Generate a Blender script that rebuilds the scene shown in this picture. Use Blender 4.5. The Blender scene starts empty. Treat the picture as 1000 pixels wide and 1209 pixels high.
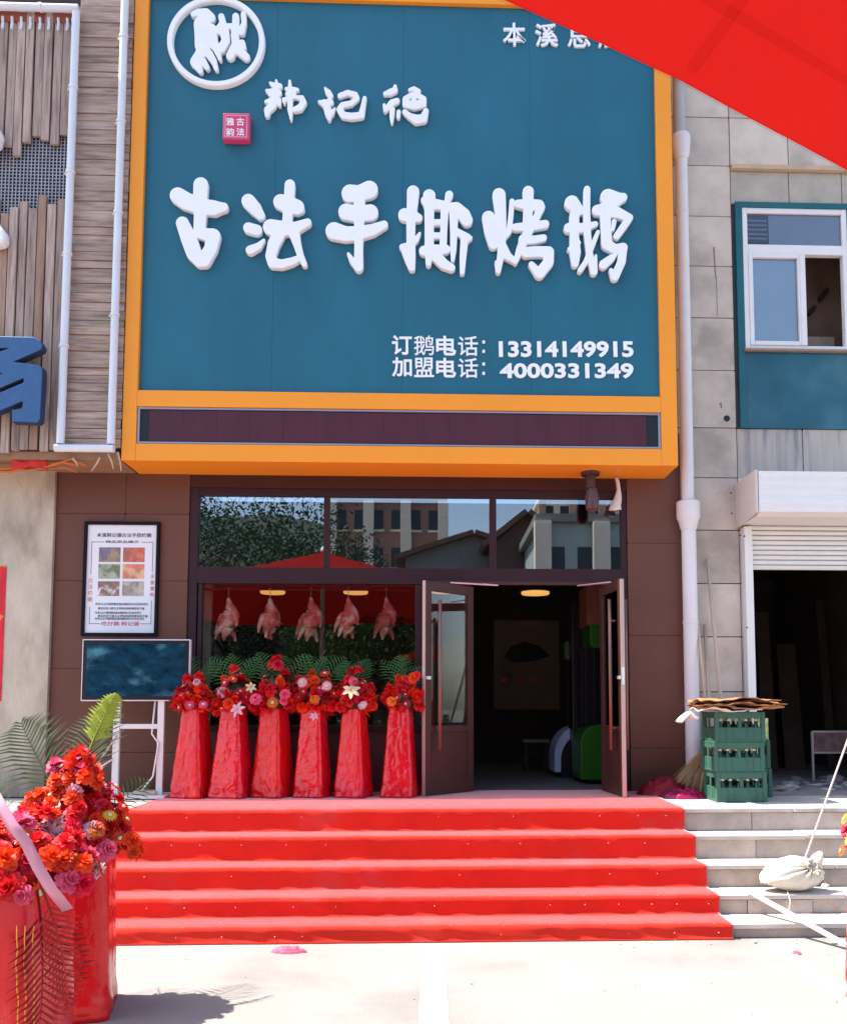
import bpy, bmesh, math, random
import numpy as np
from mathutils import Vector, Matrix, Euler, noise

random.seed(7)
S = bpy.context.scene
COL = S.collection
PI = math.pi
R_ = math.radians

# ---------------------------------------------------------------- camera
F, CX, CY = 1000.0, 547.0, 757.8            # pixels of the 1000 x 1209 photograph
TILT, YAW = R_(4.3), R_(2.0)
EYE = Vector((0.0, -8.33, 1.60))
cd = bpy.data.cameras.new('camera')
cam = bpy.data.objects.new('camera', cd); COL.objects.link(cam)
cam.location = EYE
cam.rotation_euler = (PI/2 + TILT, 0, -YAW)
cd.sensor_fit = 'HORIZONTAL'; cd.sensor_width = 36.0; cd.lens = 36.0*F/1000.0
cd.shift_x = -(CX-500.0)/1000.0
cd.shift_y = (CY-604.5)/1000.0
cd.clip_start = 0.05; cd.clip_end = 3000
S.camera = cam

# ---------------------------------------------------------------- sky and sun
SUN_EL = R_(61)
w = bpy.data.worlds.new('World'); S.world = w; w.use_nodes = True
nt = w.node_tree
sky = nt.nodes.new('ShaderNodeTexSky'); sky.sky_type = 'NISHITA'; sky.sun_disc = False
sky.sun_elevation = SUN_EL; sky.sun_rotation = R_(-90); sky.dust_density = 1.5
nt.links.new(sky.outputs[0], nt.nodes['Background'].inputs['Color'])
nt.nodes['Background'].inputs['Strength'].default_value = 0.14
sd = bpy.data.lights.new('sun', 'SUN'); sd.energy = 4.4; sd.angle = R_(0.5); sd.color = (1.0, 0.94, 0.86)
sun = bpy.data.objects.new('sun', sd); COL.objects.link(sun)
ld = Vector((math.cos(SUN_EL), -0.012, -math.sin(SUN_EL)))
sun.rotation_euler = ld.to_track_quat('-Z', 'Y').to_euler()
sun.location = (-6, 0, 20)
S.view_settings.view_transform = 'Standard'; S.view_settings.look = 'None'
S.view_settings.exposure = 1.52; S.view_settings.gamma = 1.0
S.view_settings.use_curve_mapping = False
S.cycles.max_bounces = 8; S.cycles.transparent_max_bounces = 12

# ---------------------------------------------------------------- pixel to point
RM = Euler((PI/2 + TILT, 0, -YAW)).to_matrix()
def ray(px, py):
    return RM @ Vector(((px-CX)/F, -(py-CY)/F, -1.0))
def P(px, py, Y=0.0):
    d = ray(px, py); return EYE + d*((Y-EYE.y)/d.y)
def G(px, py, Z=0.0):
    d = ray(px, py); return EYE + d*((Z-EYE.z)/d.z)
def xs(px, Y, py=700): return P(px, py, Y).x
def zs(py, Y, px=512): return P(px, py, Y).z

# ---------------------------------------------------------------- materials
MATS = {}
def mat(name, col, rough=0.6, var=0.12, vs=4.0, bump=0.0, bs=40.0, metal=0.0, spec=0.3, sheen=0.0,
        coat=0.0, col2=None, c2=(0.5, 0.7), stretch=(1, 1, 1), rnd=0.0, emit=None, es=0.0, trans=0.0, detail=6.0,
        ridge=False):
    if name in MATS: return MATS[name]
    m = bpy.data.materials.new(name); m.use_nodes = True
    n = m.node_tree.nodes; l = m.node_tree.links
    b = n['Principled BSDF']
    g = n.new('ShaderNodeNewGeometry')
    mp = n.new('ShaderNodeVectorMath'); mp.operation = 'MULTIPLY'; mp.inputs[1].default_value = stretch
    l.new(g.outputs['Position'], mp.inputs[0])
    if rnd > 0:
        oi = n.new('ShaderNodeObjectInfo')
        ad = n.new('ShaderNodeVectorMath'); ad.operation = 'MULTIPLY_ADD'
        ad.inputs[1].default_value = (37, 53, 71)
        l.new(oi.outputs['Random'], ad.inputs[0]); l.new(mp.outputs[0], ad.inputs[2])
        vec = ad.outputs[0]
    else: vec = mp.outputs[0]
    no = n.new('ShaderNodeTexNoise'); no.inputs['Scale'].default_value = vs; no.inputs['Detail'].default_value = detail
    no.inputs['Roughness'].default_value = 0.62
    l.new(vec, no.inputs['Vector'])
    mr = n.new('ShaderNodeMapRange'); mr.inputs[1].default_value = 0.25; mr.inputs[2].default_value = 0.75
    mr.inputs[3].default_value = 1-var; mr.inputs[4].default_value = 1+var
    l.new(no.outputs['Fac'], mr.inputs[0])
    val = mr.outputs[0]
    if rnd > 0:
        m2 = n.new('ShaderNodeMapRange'); m2.inputs[3].default_value = 1-rnd; m2.inputs[4].default_value = 1+rnd
        l.new(oi.outputs['Random'], m2.inputs[0])
        mu = n.new('ShaderNodeMath'); mu.operation = 'MULTIPLY'
        l.new(val, mu.inputs[0]); l.new(m2.outputs[0], mu.inputs[1]); val = mu.outputs[0]
    csock = None
    if col2 is not None:
        n2 = n.new('ShaderNodeTexNoise'); n2.inputs['Scale'].default_value = vs*0.6; n2.inputs['Detail'].default_value = 8
        o2 = n.new('ShaderNodeVectorMath'); o2.operation = 'ADD'; o2.inputs[1].default_value = (11, 7, 3)
        l.new(vec, o2.inputs[0]); l.new(o2.outputs[0], n2.inputs['Vector'])
        r2 = n.new('ShaderNodeMapRange'); r2.interpolation_type = 'SMOOTHSTEP'
        r2.inputs[1].default_value, r2.inputs[2].default_value = c2
        l.new(n2.outputs['Fac'], r2.inputs[0])
        mx = n.new('ShaderNodeMix'); mx.data_type = 'RGBA'
        mx.inputs[6].default_value = (*col, 1); mx.inputs[7].default_value = (*col2, 1)
        l.new(r2.outputs[0], mx.inputs[0]); csock = mx.outputs[2]
    sc = n.new('ShaderNodeVectorMath'); sc.operation = 'SCALE'
    if csock is None: sc.inputs[0].default_value = col
    else: l.new(csock, sc.inputs[0])
    l.new(val, sc.inputs['Scale'])
    l.new(sc.outputs[0], b.inputs['Base Color'])
    b.inputs['Roughness'].default_value = rough
    b.inputs['Metallic'].default_value = metal
    b.inputs['Specular IOR Level'].default_value = spec
    b.inputs['Sheen Weight'].default_value = sheen
    b.inputs['Sheen Roughness'].default_value = 0.35; b.inputs['Sheen Tint'].default_value = (1, .80, .76, 1)
    b.inputs['Coat Weight'].default_value = coat
    if emit is not None:
        b.inputs['Emission Color'].default_value = (*emit, 1); b.inputs['Emission Strength'].default_value = es
    if bump > 0:
        nb = n.new('ShaderNodeTexNoise'); nb.inputs['Scale'].default_value = bs; nb.inputs['Detail'].default_value = 8
        if ridge: nb.noise_type = 'RIDGED_MULTIFRACTAL'; nb.inputs['Detail'].default_value = 3; nb.inputs['Distortion'].default_value = 1.2
        l.new(vec, nb.inputs['Vector'])
        bp = n.new('ShaderNodeBump'); bp.inputs['Strength'].default_value = bump; bp.inputs['Distance'].default_value = 0.02
        l.new(nb.outputs['Fac'], bp.inputs['Height']); l.new(bp.outputs[0], b.inputs['Normal'])
    if trans > 0:
        tr = n.new('ShaderNodeBsdfTranslucent'); l.new(sc.outputs[0], tr.inputs['Color'])
        ms = n.new('ShaderNodeMixShader'); ms.inputs[0].default_value = trans
        l.new(b.outputs[0], ms.inputs[1]); l.new(tr.outputs[0], ms.inputs[2])
        l.new(ms.outputs[0], n['Material Output'].inputs['Surface'])
    MATS[name] = m
    return m

def glass(name, ior, tint=(1, 1, 1), rough=0.0, wob=0.0):
    m = bpy.data.materials.new(name); m.use_nodes = True
    n = m.node_tree.nodes; l = m.node_tree.links
    n.remove(n['Principled BSDF'])
    fr = n.new('ShaderNodeFresnel'); fr.inputs['IOR'].default_value = ior
    gl = n.new('ShaderNodeBsdfGlossy'); gl.inputs['Roughness'].default_value = rough
    tr = n.new('ShaderNodeBsdfTransparent'); tr.inputs['Color'].default_value = (*tint, 1)
    ms = n.new('ShaderNodeMixShader')
    l.new(fr.outputs[0], ms.inputs[0]); l.new(tr.outputs[0], ms.inputs[1]); l.new(gl.outputs[0], ms.inputs[2])
    if wob > 0:
        g = n.new('ShaderNodeNewGeometry')
        no = n.new('ShaderNodeTexNoise'); no.inputs['Scale'].default_value = 1.3; no.inputs['Detail'].default_value = 1
        l.new(g.outputs['Position'], no.inputs['Vector'])
        bp = n.new('ShaderNodeBump'); bp.inputs['Strength'].default_value = wob; bp.inputs['Distance'].default_value = 0.01
        l.new(no.outputs['Fac'], bp.inputs['Height'])
        l.new(bp.outputs[0], gl.inputs['Normal'])
    l.new(ms.outputs[0], n['Material Output'].inputs['Surface'])
    return m

M_ground = mat('concrete_ground', (0.255, 0.240, 0.222), 0.85, 0.10, 1.6, 0.25, 60, col2=(0.195, 0.185, 0.173), c2=(0.5, 0.72))
M_line = mat('road_paint', (0.80, 0.79, 0.77), 0.7, 0.06, 9, 0.2, 80, col2=(0.62, 0.6, 0.57), c2=(0.62, 0.75))
M_carpet = mat('red_carpet', (0.57, 0.026, 0.015), 0.95, 0.10, 3.5, 0.35, 220, spec=0.1, sheen=1.0, col2=(0.50, 0.05, 0.042), c2=(0.55, 0.75))
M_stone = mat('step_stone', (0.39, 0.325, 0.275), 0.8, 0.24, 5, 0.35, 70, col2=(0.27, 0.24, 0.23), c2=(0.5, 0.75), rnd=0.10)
M_tile = mat('concrete_tile', (0.57, 0.485, 0.41), 0.85, 0.17, 3, 0.25, 60, col2=(0.38, 0.32, 0.27), c2=(0.47, 0.72), rnd=0.08)
M_tilestain = mat('stained_tile', (0.47, 0.41, 0.36), 0.85, 0.14, 4, 0.25, 60, col2=(0.26, 0.25, 0.26), c2=(0.45, 0.7), stretch=(5, 1, 0.5), rnd=0.05)
M_joint = mat('joint_mortar', (0.10, 0.095, 0.09), 0.95, 0.1)
M_lintel = mat('lintel_render', (0.42, 0.37, 0.31), 0.9, 0.18, 4, 0.3, 50)
M_brown = mat('brown_wall_panel', (0.132, 0.050, 0.032), 0.55, 0.10, 2.2, 0.08, 90, rnd=0.04)
M_frame = mat('purple_brown_frame', (0.036, 0.013, 0.017), 0.42, 0.08, 6, spec=.22)
M_door = mat('door_brown', (0.064, 0.025, 0.020), 0.42, 0.10, 6)
M_edge = mat('sunlit_door_edge', (0.50, 0.38, 0.33), 0.45, 0.08, 8, metal=0.2)  # sunlight on the free door edge put into a pale colour
M_handle = mat('copper_handle', (0.24, 0.13, 0.11), 0.35, 0.05, metal=0.4)
M_steel = mat('bright_steel', (0.7, 0.69, 0.68), 0.3, 0.05, metal=0.8)
M_orange = mat('orange_frame_paint', (0.86, 0.30, 0.022), 0.45, 0.05, 1.5)
M_teal = mat('teal_sign_panel', (0.014, 0.120, 0.182), 0.5, 0.14, 1.1, 0.06, 6, detail=5, stretch=(1.6, 1, .7))
M_white = mat('white_letter', (0.84, 0.85, 0.87), 0.5, 0.03, 6)
M_whitep = mat('white_plastic', (0.72, 0.70, 0.70), 0.45, 0.05, 6, bump=0.03)
M_tube = mat('white_tube', (0.66, 0.69, 0.74), 0.35, 0.05, 6)
M_led = mat('led_face', (0.070, 0.014, 0.026), 0.4, 0.18, 7, stretch=(1, 1, 0.3))
M_alu = mat('aluminium', (0.30, 0.30, 0.36), 0.4, 0.06, metal=0.5)
M_seal = mat('pink_seal', (0.62, 0.06, 0.16), 0.5, 0.08, 14)
M_blue = mat('blue_letter', (0.042, 0.115, 0.26), 0.6, 0.12, 14)
M_bluside = mat('blue_letter_dark', (0.02, 0.04, 0.09), 0.6)
M_wood = mat('weathered_plank', (0.44, 0.325, 0.275), 0.85, 0.28, 5, 0.4, 22, stretch=(9, 9, 0.7), col2=(0.25, 0.18, 0.155), c2=(0.45, 0.72), rnd=0.20)
M_woodh = mat('weathered_plank_flat', (0.43, 0.31, 0.25), 0.85, 0.28, 5, 0.4, 22, stretch=(0.9, 9, 9), col2=(0.24, 0.165, 0.135), c2=(0.45, 0.72), rnd=0.17)
M_woodb = mat('orange_bounce_plank', (0.40, 0.25, 0.18), 0.85, 0.22, 5, 0.4, 22, stretch=(9, 9, 0.7), col2=(0.28, 0.18, 0.14), c2=(0.45, 0.72), rnd=0.2)  # orange bounce light put into the plank colour
M_dark = mat('dark_backing', (0.05, 0.035, 0.033), 0.9)
M_wire = mat('wire_mesh', (0.34, 0.33, 0.36), 0.5, 0.2, 8, metal=0.3)
M_oldwall = mat('old_cement', (0.52, 0.43, 0.34), 0.9, 0.26, 2.0, 0.5, 25, col2=(0.28, 0.21, 0.155), c2=(0.46, 0.66), stretch=(1.6, 1, 0.8))
M_tealpaint = mat('teal_paint', (0.014, 0.105, 0.13), 0.4, 0.15, 3)
M_tealpanel = mat('teal_glass_panel', (0.020, 0.095, 0.135), 0.18, 0.25, 2.2, col2=(0.06, 0.16, 0.20), c2=(0.45, 0.75))
M_shutter = mat('white_shutter', (0.74, 0.72, 0.70), 0.45, 0.05, 3)
M_boxside = mat('shutter_box_side', (0.60, 0.54, 0.48), 0.6, 0.06, 4)
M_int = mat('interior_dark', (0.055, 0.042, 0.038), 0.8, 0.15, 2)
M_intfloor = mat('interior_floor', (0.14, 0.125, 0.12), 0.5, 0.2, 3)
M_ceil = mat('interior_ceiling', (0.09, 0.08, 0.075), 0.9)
M_poster = mat('poster_paper', (0.78, 0.76, 0.80), 0.55, 0.02)
M_black = mat('black_plastic', (0.012, 0.011, 0.016), 0.3, 0.05)
M_ink = mat('ink', (0.10, 0.09, 0.12), 0.7)
M_inkred = mat('ink_red', (0.62, 0.14, 0.20), 0.7)
M_inkor = mat('ink_orange', (0.60, 0.33, 0.22), 0.7)
M_film = mat('red_film', (0.60, 0.006, 0.008), 0.15, 0.12, 5, 0.7, 17, spec=0.45, stretch=(1, 1, .6), detail=2, col2=(0.58, 0.008, 0.030), c2=(0.45, 0.7), rnd=0.05)
M_filmpink = mat('red_film_foil', (0.58, 0.006, 0.018), 0.14, 0.12, 5, 0.42, 13, spec=0.5, ridge=True, rnd=0.05)
M_filmnear = mat('red_film_near', (0.62, 0.007, 0.010), 0.2, 0.14, 4, 0.55, 11, spec=0.4, stretch=(1, 1, .55), col2=(0.60, 0.012, 0.035), c2=(0.45, 0.7), detail=3)
M_green = mat('crate_green', (0.038, 0.112, 0.080), 0.5, 0.10, 8, 0.05, 60, rnd=0.06)
M_bottle = mat('bottle_glass', (0.008, 0.05, 0.014), 0.08, 0.1, spec=0.7)
M_cap = mat('bottle_cap', (0.75, 0.70, 0.58), 0.4, 0.1)
M_card = mat('cardboard', (0.34, 0.145, 0.062), 0.85, 0.3, 9, 0.3, 40, rnd=0.35)
M_cardpale = mat('cardboard_pale', (0.66, 0.60, 0.50), 0.85, 0.08, 6)
M_straw = mat('broom_straw', (0.36, 0.25, 0.14), 0.9, 0.3, 20, stretch=(6, 6, 1))
M_pole = mat('pole_wood', (0.52, 0.40, 0.31), 0.7, 0.15, 6, stretch=(4, 4, 0.6))
M_clothpink = mat('pink_cloth', (0.20, 0.004, 0.014), 0.6, 0.25, 6, 0.5, 20)
M_clothmag = mat('magenta_cloth', (0.26, 0.006, 0.06), 0.4, 0.15, 9, 0.3, 30)
M_sack = mat('sack_cloth', (0.62, 0.57, 0.47), 0.9, 0.08, 12, 0.4, 90)
M_rope = mat('rope_pale', (0.68, 0.60, 0.54), 0.8, 0.1, 20)
M_goose = mat('roast_goose', (0.80, 0.15, 0.12), 0.28, 0.3, 14, 0.4, 40, col2=(0.92, 0.52, 0.44), c2=(0.42, 0.62), rnd=0.25)
M_leaf = mat('palm_green', (0.060, 0.16, 0.040), 0.5, 0.25, 10, trans=0.25, rnd=0.25)
M_leafy = mat('palm_yellow_green', (0.24, 0.30, 0.02), 0.5, 0.2, 10, trans=0.35)
M_leafd = mat('dark_leaf', (0.022, 0.045, 0.018), 0.45, 0.25, 10, trans=0.15)
M_grey = mat('grey_green_frond', (0.045, 0.075, 0.028), 0.6, 0.25, 10, trans=0.2)
PAL = {
 'red': mat('petal_red', (0.75, 0.018, 0.025), 0.55, 0.18, 30, rnd=0.18, trans=0.35),
 'scarlet': mat('petal_scarlet', (0.84, 0.075, 0.015), 0.55, 0.18, 30, rnd=0.15, trans=0.35),
 'crimson': mat('petal_crimson', (0.66, 0.012, 0.05), 0.55, 0.2, 30, rnd=0.2, trans=0.35),
 'pink': mat('petal_pink', (0.74, 0.10, 0.20), 0.6, 0.15, 30, rnd=0.15, trans=0.3),
 'palepink': mat('petal_palepink', (0.78, 0.48, 0.52), 0.6, 0.1, 30, rnd=0.1, trans=0.3),
 'orange': mat('petal_orange', (0.75, 0.20, 0.02), 0.6, 0.15, 30, rnd=0.15, trans=0.3),
 'yellow': mat('petal_yellow', (0.78, 0.48, 0.05), 0.6, 0.12, 30, rnd=0.1, trans=0.3),
 'cream': mat('petal_cream', (0.76, 0.72, 0.45), 0.6, 0.08, 30, rnd=0.1, trans=0.3),
}
M_sash = mat('pink_sash', (0.70, 0.32, 0.42), 0.35, 0.08, 6, spec=0.6, trans=0.2)
M_gold = mat('gold_tinsel', (0.75, 0.35, 0.04), 0.3, 0.1, metal=0.5)
M_canopy = mat('red_canopy', (0.31, 0.007, 0.0055), 0.8, 0.04, 2, 0.05, 300, spec=.1, trans=0.45)
M_seam = bpy.data.materials.new('canopy_seam_tape'); M_seam.use_nodes = True
_n = M_seam.node_tree.nodes; _n.remove(_n['Principled BSDF']); _t = _n.new('ShaderNodeBsdfTransparent'); _t.inputs[0].default_value = (.955, .92, .92, 1)
M_seam.node_tree.links.new(_t.outputs[0], _n['Material Output'].inputs['Surface'])
M_orangewire = mat('orange_wire', (0.55, 0.14, 0.04), 0.6, 0.2, 12)
M_redpaper = mat('red_paper', (0.60, 0.02, 0.03), 0.6, 0.3, 9, col2=(0.6, 0.25, 0.05), c2=(0.66, 0.7))
M_greenpanel = mat('green_machine', (0.014, 0.085, 0.006), 0.35, 0.05)
M_palecloth = mat('pale_blue_cover', (0.45, 0.52, 0.68), 0.6, 0.15, 10)
M_wallpic = mat('picture_paper', (0.26, 0.20, 0.15), 0.7, 0.25, 3, col2=(0.16, 0.12, 0.10))
M_lamp = mat('lamp_glow', (0.8, 0.6, 0.3), 0.5, 0.02, emit=(1.0, 0.50, 0.13), es=0.30)
M_lampcap = mat('lamp_cap', (0.07, 0.05, 0.05), 0.5)
G_shop = glass('shop_glass', 1.55, (0.92, 0.93, 0.93), wob=0.02)
G_upper = glass('upper_glass', 2.9, (0.6, 0.64, 0.66), wob=0.03)
G_house = glass('house_glass', 1.5, (0.95, 0.96, 0.97), wob=0.03)
G_door = glass('door_glass', 1.38, (0.85, 0.85, 0.85))

# ---------------------------------------------------------------- mesh helpers
WL = {}
def props(o, label=None, cat=None, group=None, kind=None):
    if label: o['label'] = label
    if cat: o['category'] = cat
    if group: o['group'] = group
    if kind: o['kind'] = kind
    return o
def thing(name, label, cat, loc, group=None):
    o = bpy.data.objects.new(name, None); COL.objects.link(o)
    o.location = loc; o.empty_display_size = 0.1
    WL[o] = Vector(loc)
    return props(o, label, cat, group)
def put(name, me, parent=None, loc=(0, 0, 0), rot=(0, 0, 0), sc=(1, 1, 1)):
    o = bpy.data.objects.new(name, me); COL.objects.link(o)
    loc = Vector(loc)
    WL[o] = loc.copy()
    if parent is not None:
        o.parent = parent; o.location = loc - WL[parent]
    else: o.location = loc
    o.rotation_euler = rot; o.scale = sc
    return o

class MB:
    def __init__(s): s.v = []; s.f = []
    def add(s, vs, fs):
        k = len(s.v); s.v += [tuple(q) for q in vs]; s.f += [tuple(i+k for i in f) for f in fs]; return s
    def box(s, x0, x1, y0, y1, z0, z1):
        if x0 > x1: x0, x1 = x1, x0
        if y0 > y1: y0, y1 = y1, y0
        if z0 > z1: z0, z1 = z1, z0
        return s.add([(x0,y0,z0),(x1,y0,z0),(x1,y1,z0),(x0,y1,z0),(x0,y0,z1),(x1,y0,z1),(x1,y1,z1),(x0,y1,z1)],
              [(3,2,1,0),(4,5,6,7),(0,1,5,4),(1,2,6,5),(2,3,7,6),(3,0,4,7)])
    def obox(s, o, u, v, w_):
        o, u, v, w_ = Vector(o), Vector(u), Vector(v), Vector(w_)
        p = [o, o+u, o+u+v, o+v, o+w_, o+u+w_, o+u+v+w_, o+v+w_]
        fs = [(3,2,1,0),(4,5,6,7),(0,1,5,4),(1,2,6,5),(2,3,7,6),(3,0,4,7)]
        if u.cross(v).dot(w_) < 0: fs = [tuple(reversed(f)) for f in fs]
        return s.add(p, fs)
    def tube(s, pts, r, n=8, cap=True):
        pts = [Vector(p) for p in pts]
        rr = r if isinstance(r, (list, tuple)) else [r]*len(pts)
        vs = []; fs = []
        up = None
        for i, p in enumerate(pts):
            t = (pts[min(i+1, len(pts)-1)] - pts[max(i-1, 0)]).normalized()
            if up is None:
                up = Vector((0, 0, 1)) if abs(t.z) < 0.9 else Vector((1, 0, 0))
            a = t.cross(up).normalized(); b = a.cross(t).normalized(); up = b
            for k in range(n):
                an = 2*PI*k/n
                vs.append(p + (a*math.cos(an) + b*math.sin(an))*rr[i])
        for i in range(len(pts)-1):
            for k in range(n):
                k2 = (k+1) % n
                fs.append((i*n+k, i*n+k2, (i+1)*n+k2, (i+1)*n+k))
        if cap:
            fs.append(tuple(range(n))[::-1]); fs.append(tuple((len(pts)-1)*n+k for k in range(n)))
        return s.add(vs, fs)
    def lathe(s, prof, n=12, c=(0, 0, 0)):
        vs = []; fs = []
        for (r, z) in prof:
            for k in range(n):
                a = 2*PI*k/n; vs.append((c[0]+r*math.cos(a), c[1]+r*math.sin(a), c[2]+z))
        for i in range(len(prof)-1):
            for k in range(n):
                k2 = (k+1) % n
                fs.append((i*n+k, i*n+k2, (i+1)*n+k2, (i+1)*n+k))
        fs.append(tuple(range(n))[::-1]); fs.append(tuple((len(prof)-1)*n+k for k in range(n)))
        return s.add(vs, fs)
    def prism(s, poly, y0, y1):
        n = len(poly)
        a = sum(poly[i][0]*poly[(i+1) % n][1]-poly[(i+1) % n][0]*poly[i][1] for i in range(n))
        if a < 0: poly = poly[::-1]
        vs = [(x, y0, z) for x, z in poly]+[(x, y1, z) for x, z in poly]
        fs = [tuple(range(n)), tuple(range(2*n-1, n-1, -1))]
        fs += [(i, i+n, (i+1) % n+n, (i+1) % n) for i in range(n)]
        return s.add(vs, fs)
    def mesh(s, name, m, smooth=False, bevel=0.0, off=None, seg=2):
        me = bpy.data.meshes.new(name)
        vs = s.v if off is None else [(a-off[0], b-off[1], c-off[2]) for a, b, c in s.v]
        me.from_pydata(vs, [], s.f)
        bm = bmesh.new(); bm.from_mesh(me)
        if bevel > 0:
            es = [e for e in bm.edges if len(e.link_faces) == 2 and e.calc_face_angle(0) > 0.5]
            bmesh.ops.bevel(bm, geom=es, offset=bevel, segments=seg, affect='EDGES', profile=0.6)
        bm.normal_update()
        bm.to_mesh(me); bm.free()
        if smooth:
            for p in me.polygons: p.use_smooth = True
        if m is not None: me.materials.append(m)
        return me
    def build(s, name, m, parent=None, smooth=False, bevel=0.0, origin=None, auto=False):
        if parent is not None: org = WL[parent]
        elif origin is not None: org = Vector(origin)
        else:
            a = np.array(s.v); org = Vector(((a[:, 0].min()+a[:, 0].max())/2, (a[:, 1].min()+a[:, 1].max())/2, a[:, 2].min()))
        me = s.mesh(name, m, smooth, bevel, org)
        if auto:
            for p in me.polygons: p.use_smooth = True
            try: me.set_sharp_from_angle(angle=R_(40))
            except Exception: pass
        return put(name, me, parent, org)

def unit_mesh(name, m, bev=0.0):
    return MB().box(-0.5, 0.5, -0.5, 0.5, -0.5, 0.5).mesh(name, m, bevel=bev, seg=1)
UNITS = {}
def piece(name, m, parent, x0, x1, y0, y1, z0, z1, rot=(0, 0, 0)):
    """a box piece that shares one mesh with its like"""
    if m.name not in UNITS: UNITS[m.name] = unit_mesh(m.name+'_piece', m, 0.012)
    c = ((x0+x1)/2, (y0+y1)/2, (z0+z1)/2)
    return put(name, UNITS[m.name], parent, c, rot, (abs(x1-x0), abs(y1-y0), abs(z1-z0)))
def struct(o): o['kind'] = 'structure'; return o

def eval_mesh(o):
    bpy.context.view_layer.update()
    dg = bpy.context.evaluated_depsgraph_get()
    return bpy.data.meshes.new_from_object(o.evaluated_get(dg))

# ---- lettering: brush strokes -> outline -> solid
def sdf_strokes(strokes, polys=(), subs=(), pad=6, step=0.6):
    pts = [p for s_ in strokes for p in s_] + [(x, y, 0) for pl in polys for x, y in pl]
    mr = max([p[2] for p in pts]+[1])
    x0 = min(p[0] for p in pts)-mr-pad; x1 = max(p[0] for p in pts)+mr+pad
    y0 = min(p[1] for p in pts)-mr-pad; y1 = max(p[1] for p in pts)+mr+pad
    X, Y = np.meshgrid(np.arange(x0, x1, step), np.arange(y0, y1, step))
    D = np.full(X.shape, -50.0)
    for s_ in strokes:
        if len(s_) == 1: s_ = [s_[0], s_[0]]
        for (ax, ay, ar), (bx, by, br) in zip(s_[:-1], s_[1:]):
            L2 = (bx-ax)**2+(by-ay)**2
            t = np.clip(((X-ax)*(bx-ax)+(Y-ay)*(by-ay))/max(L2, 1e-9), 0, 1)
            d = np.hypot(X-(ax+t*(bx-ax)), Y-(ay+t*(by-ay)))
            D = np.maximum(D, (ar+t*(br-ar))-d)
    def poly_sd(pl):
        ins = np.zeros(X.shape, bool); dd = np.full(X.shape, 1e9)
        for (ax, ay), (bx, by) in zip(pl, pl[1:]+pl[:1]):
            c = ((ay > Y) != (by > Y)) & (X < (bx-ax)*(Y-ay)/((by-ay) if abs(by-ay) > 1e-9 else 1e-9)+ax)
            ins ^= c
            L2 = (bx-ax)**2+(by-ay)**2
            t = np.clip(((X-ax)*(bx-ax)+(Y-ay)*(by-ay))/max(L2, 1e-9), 0, 1)
            dd = np.minimum(dd, np.hypot(X-(ax+t*(bx-ax)), Y-(ay+t*(by-ay))))
        return np.where(ins, dd, -dd)
    for pl in polys: D = np.maximum(D, poly_sd(list(pl)))
    for pl in subs: D = np.minimum(D, -poly_sd(list(pl)))
    return D, x0, y0, step
def contours(D, x0, y0, st):
    ins = D > 0
    H, W = D.shape
    code = ins[:-1, :-1]*1 + ins[:-1, 1:]*2 + ins[1:, 1:]*4 + ins[1:, :-1]*8
    nxt = {}
    def edge(i, j, e):
        if e == 0: a, b = (i, j), (i, j+1)
        elif e == 1: a, b = (i, j+1), (i+1, j+1)
        elif e == 2: a, b = (i+1, j), (i+1, j+1)
        else: a, b = (i, j), (i+1, j)
        return (a, b)
    T = {1: [(3, 0)], 2: [(0, 1)], 3: [(3, 1)], 4: [(1, 2)], 5: [(3, 0), (1, 2)], 6: [(0, 2)], 7: [(3, 2)],
         8: [(2, 3)], 9: [(2, 0)], 10: [(0, 1), (2, 3)], 11: [(2, 1)], 12: [(1, 3)], 13: [(1, 0)], 14: [(0, 3)]}
    for i, j in zip(*np.nonzero((code > 0) & (code < 15))):
        for a, b in T[int(code[i, j])]:
            nxt[edge(i, j, a)] = edge(i, j, b)
    loops = []
    while nxt:
        k0 = next(iter(nxt)); k = k0; loop = []
        while k in nxt:
            (a, b) = k
            da, db = D[a], D[b]; t = da/(da-db) if da != db else 0.5
            loop.append((x0+st*(a[1]+t*(b[1]-a[1])), y0+st*(a[0]+t*(b[0]-a[0]))))
            k = nxt.pop(k)
        if len(loop) > 10: loops.append(loop[::2])
    return loops
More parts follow.
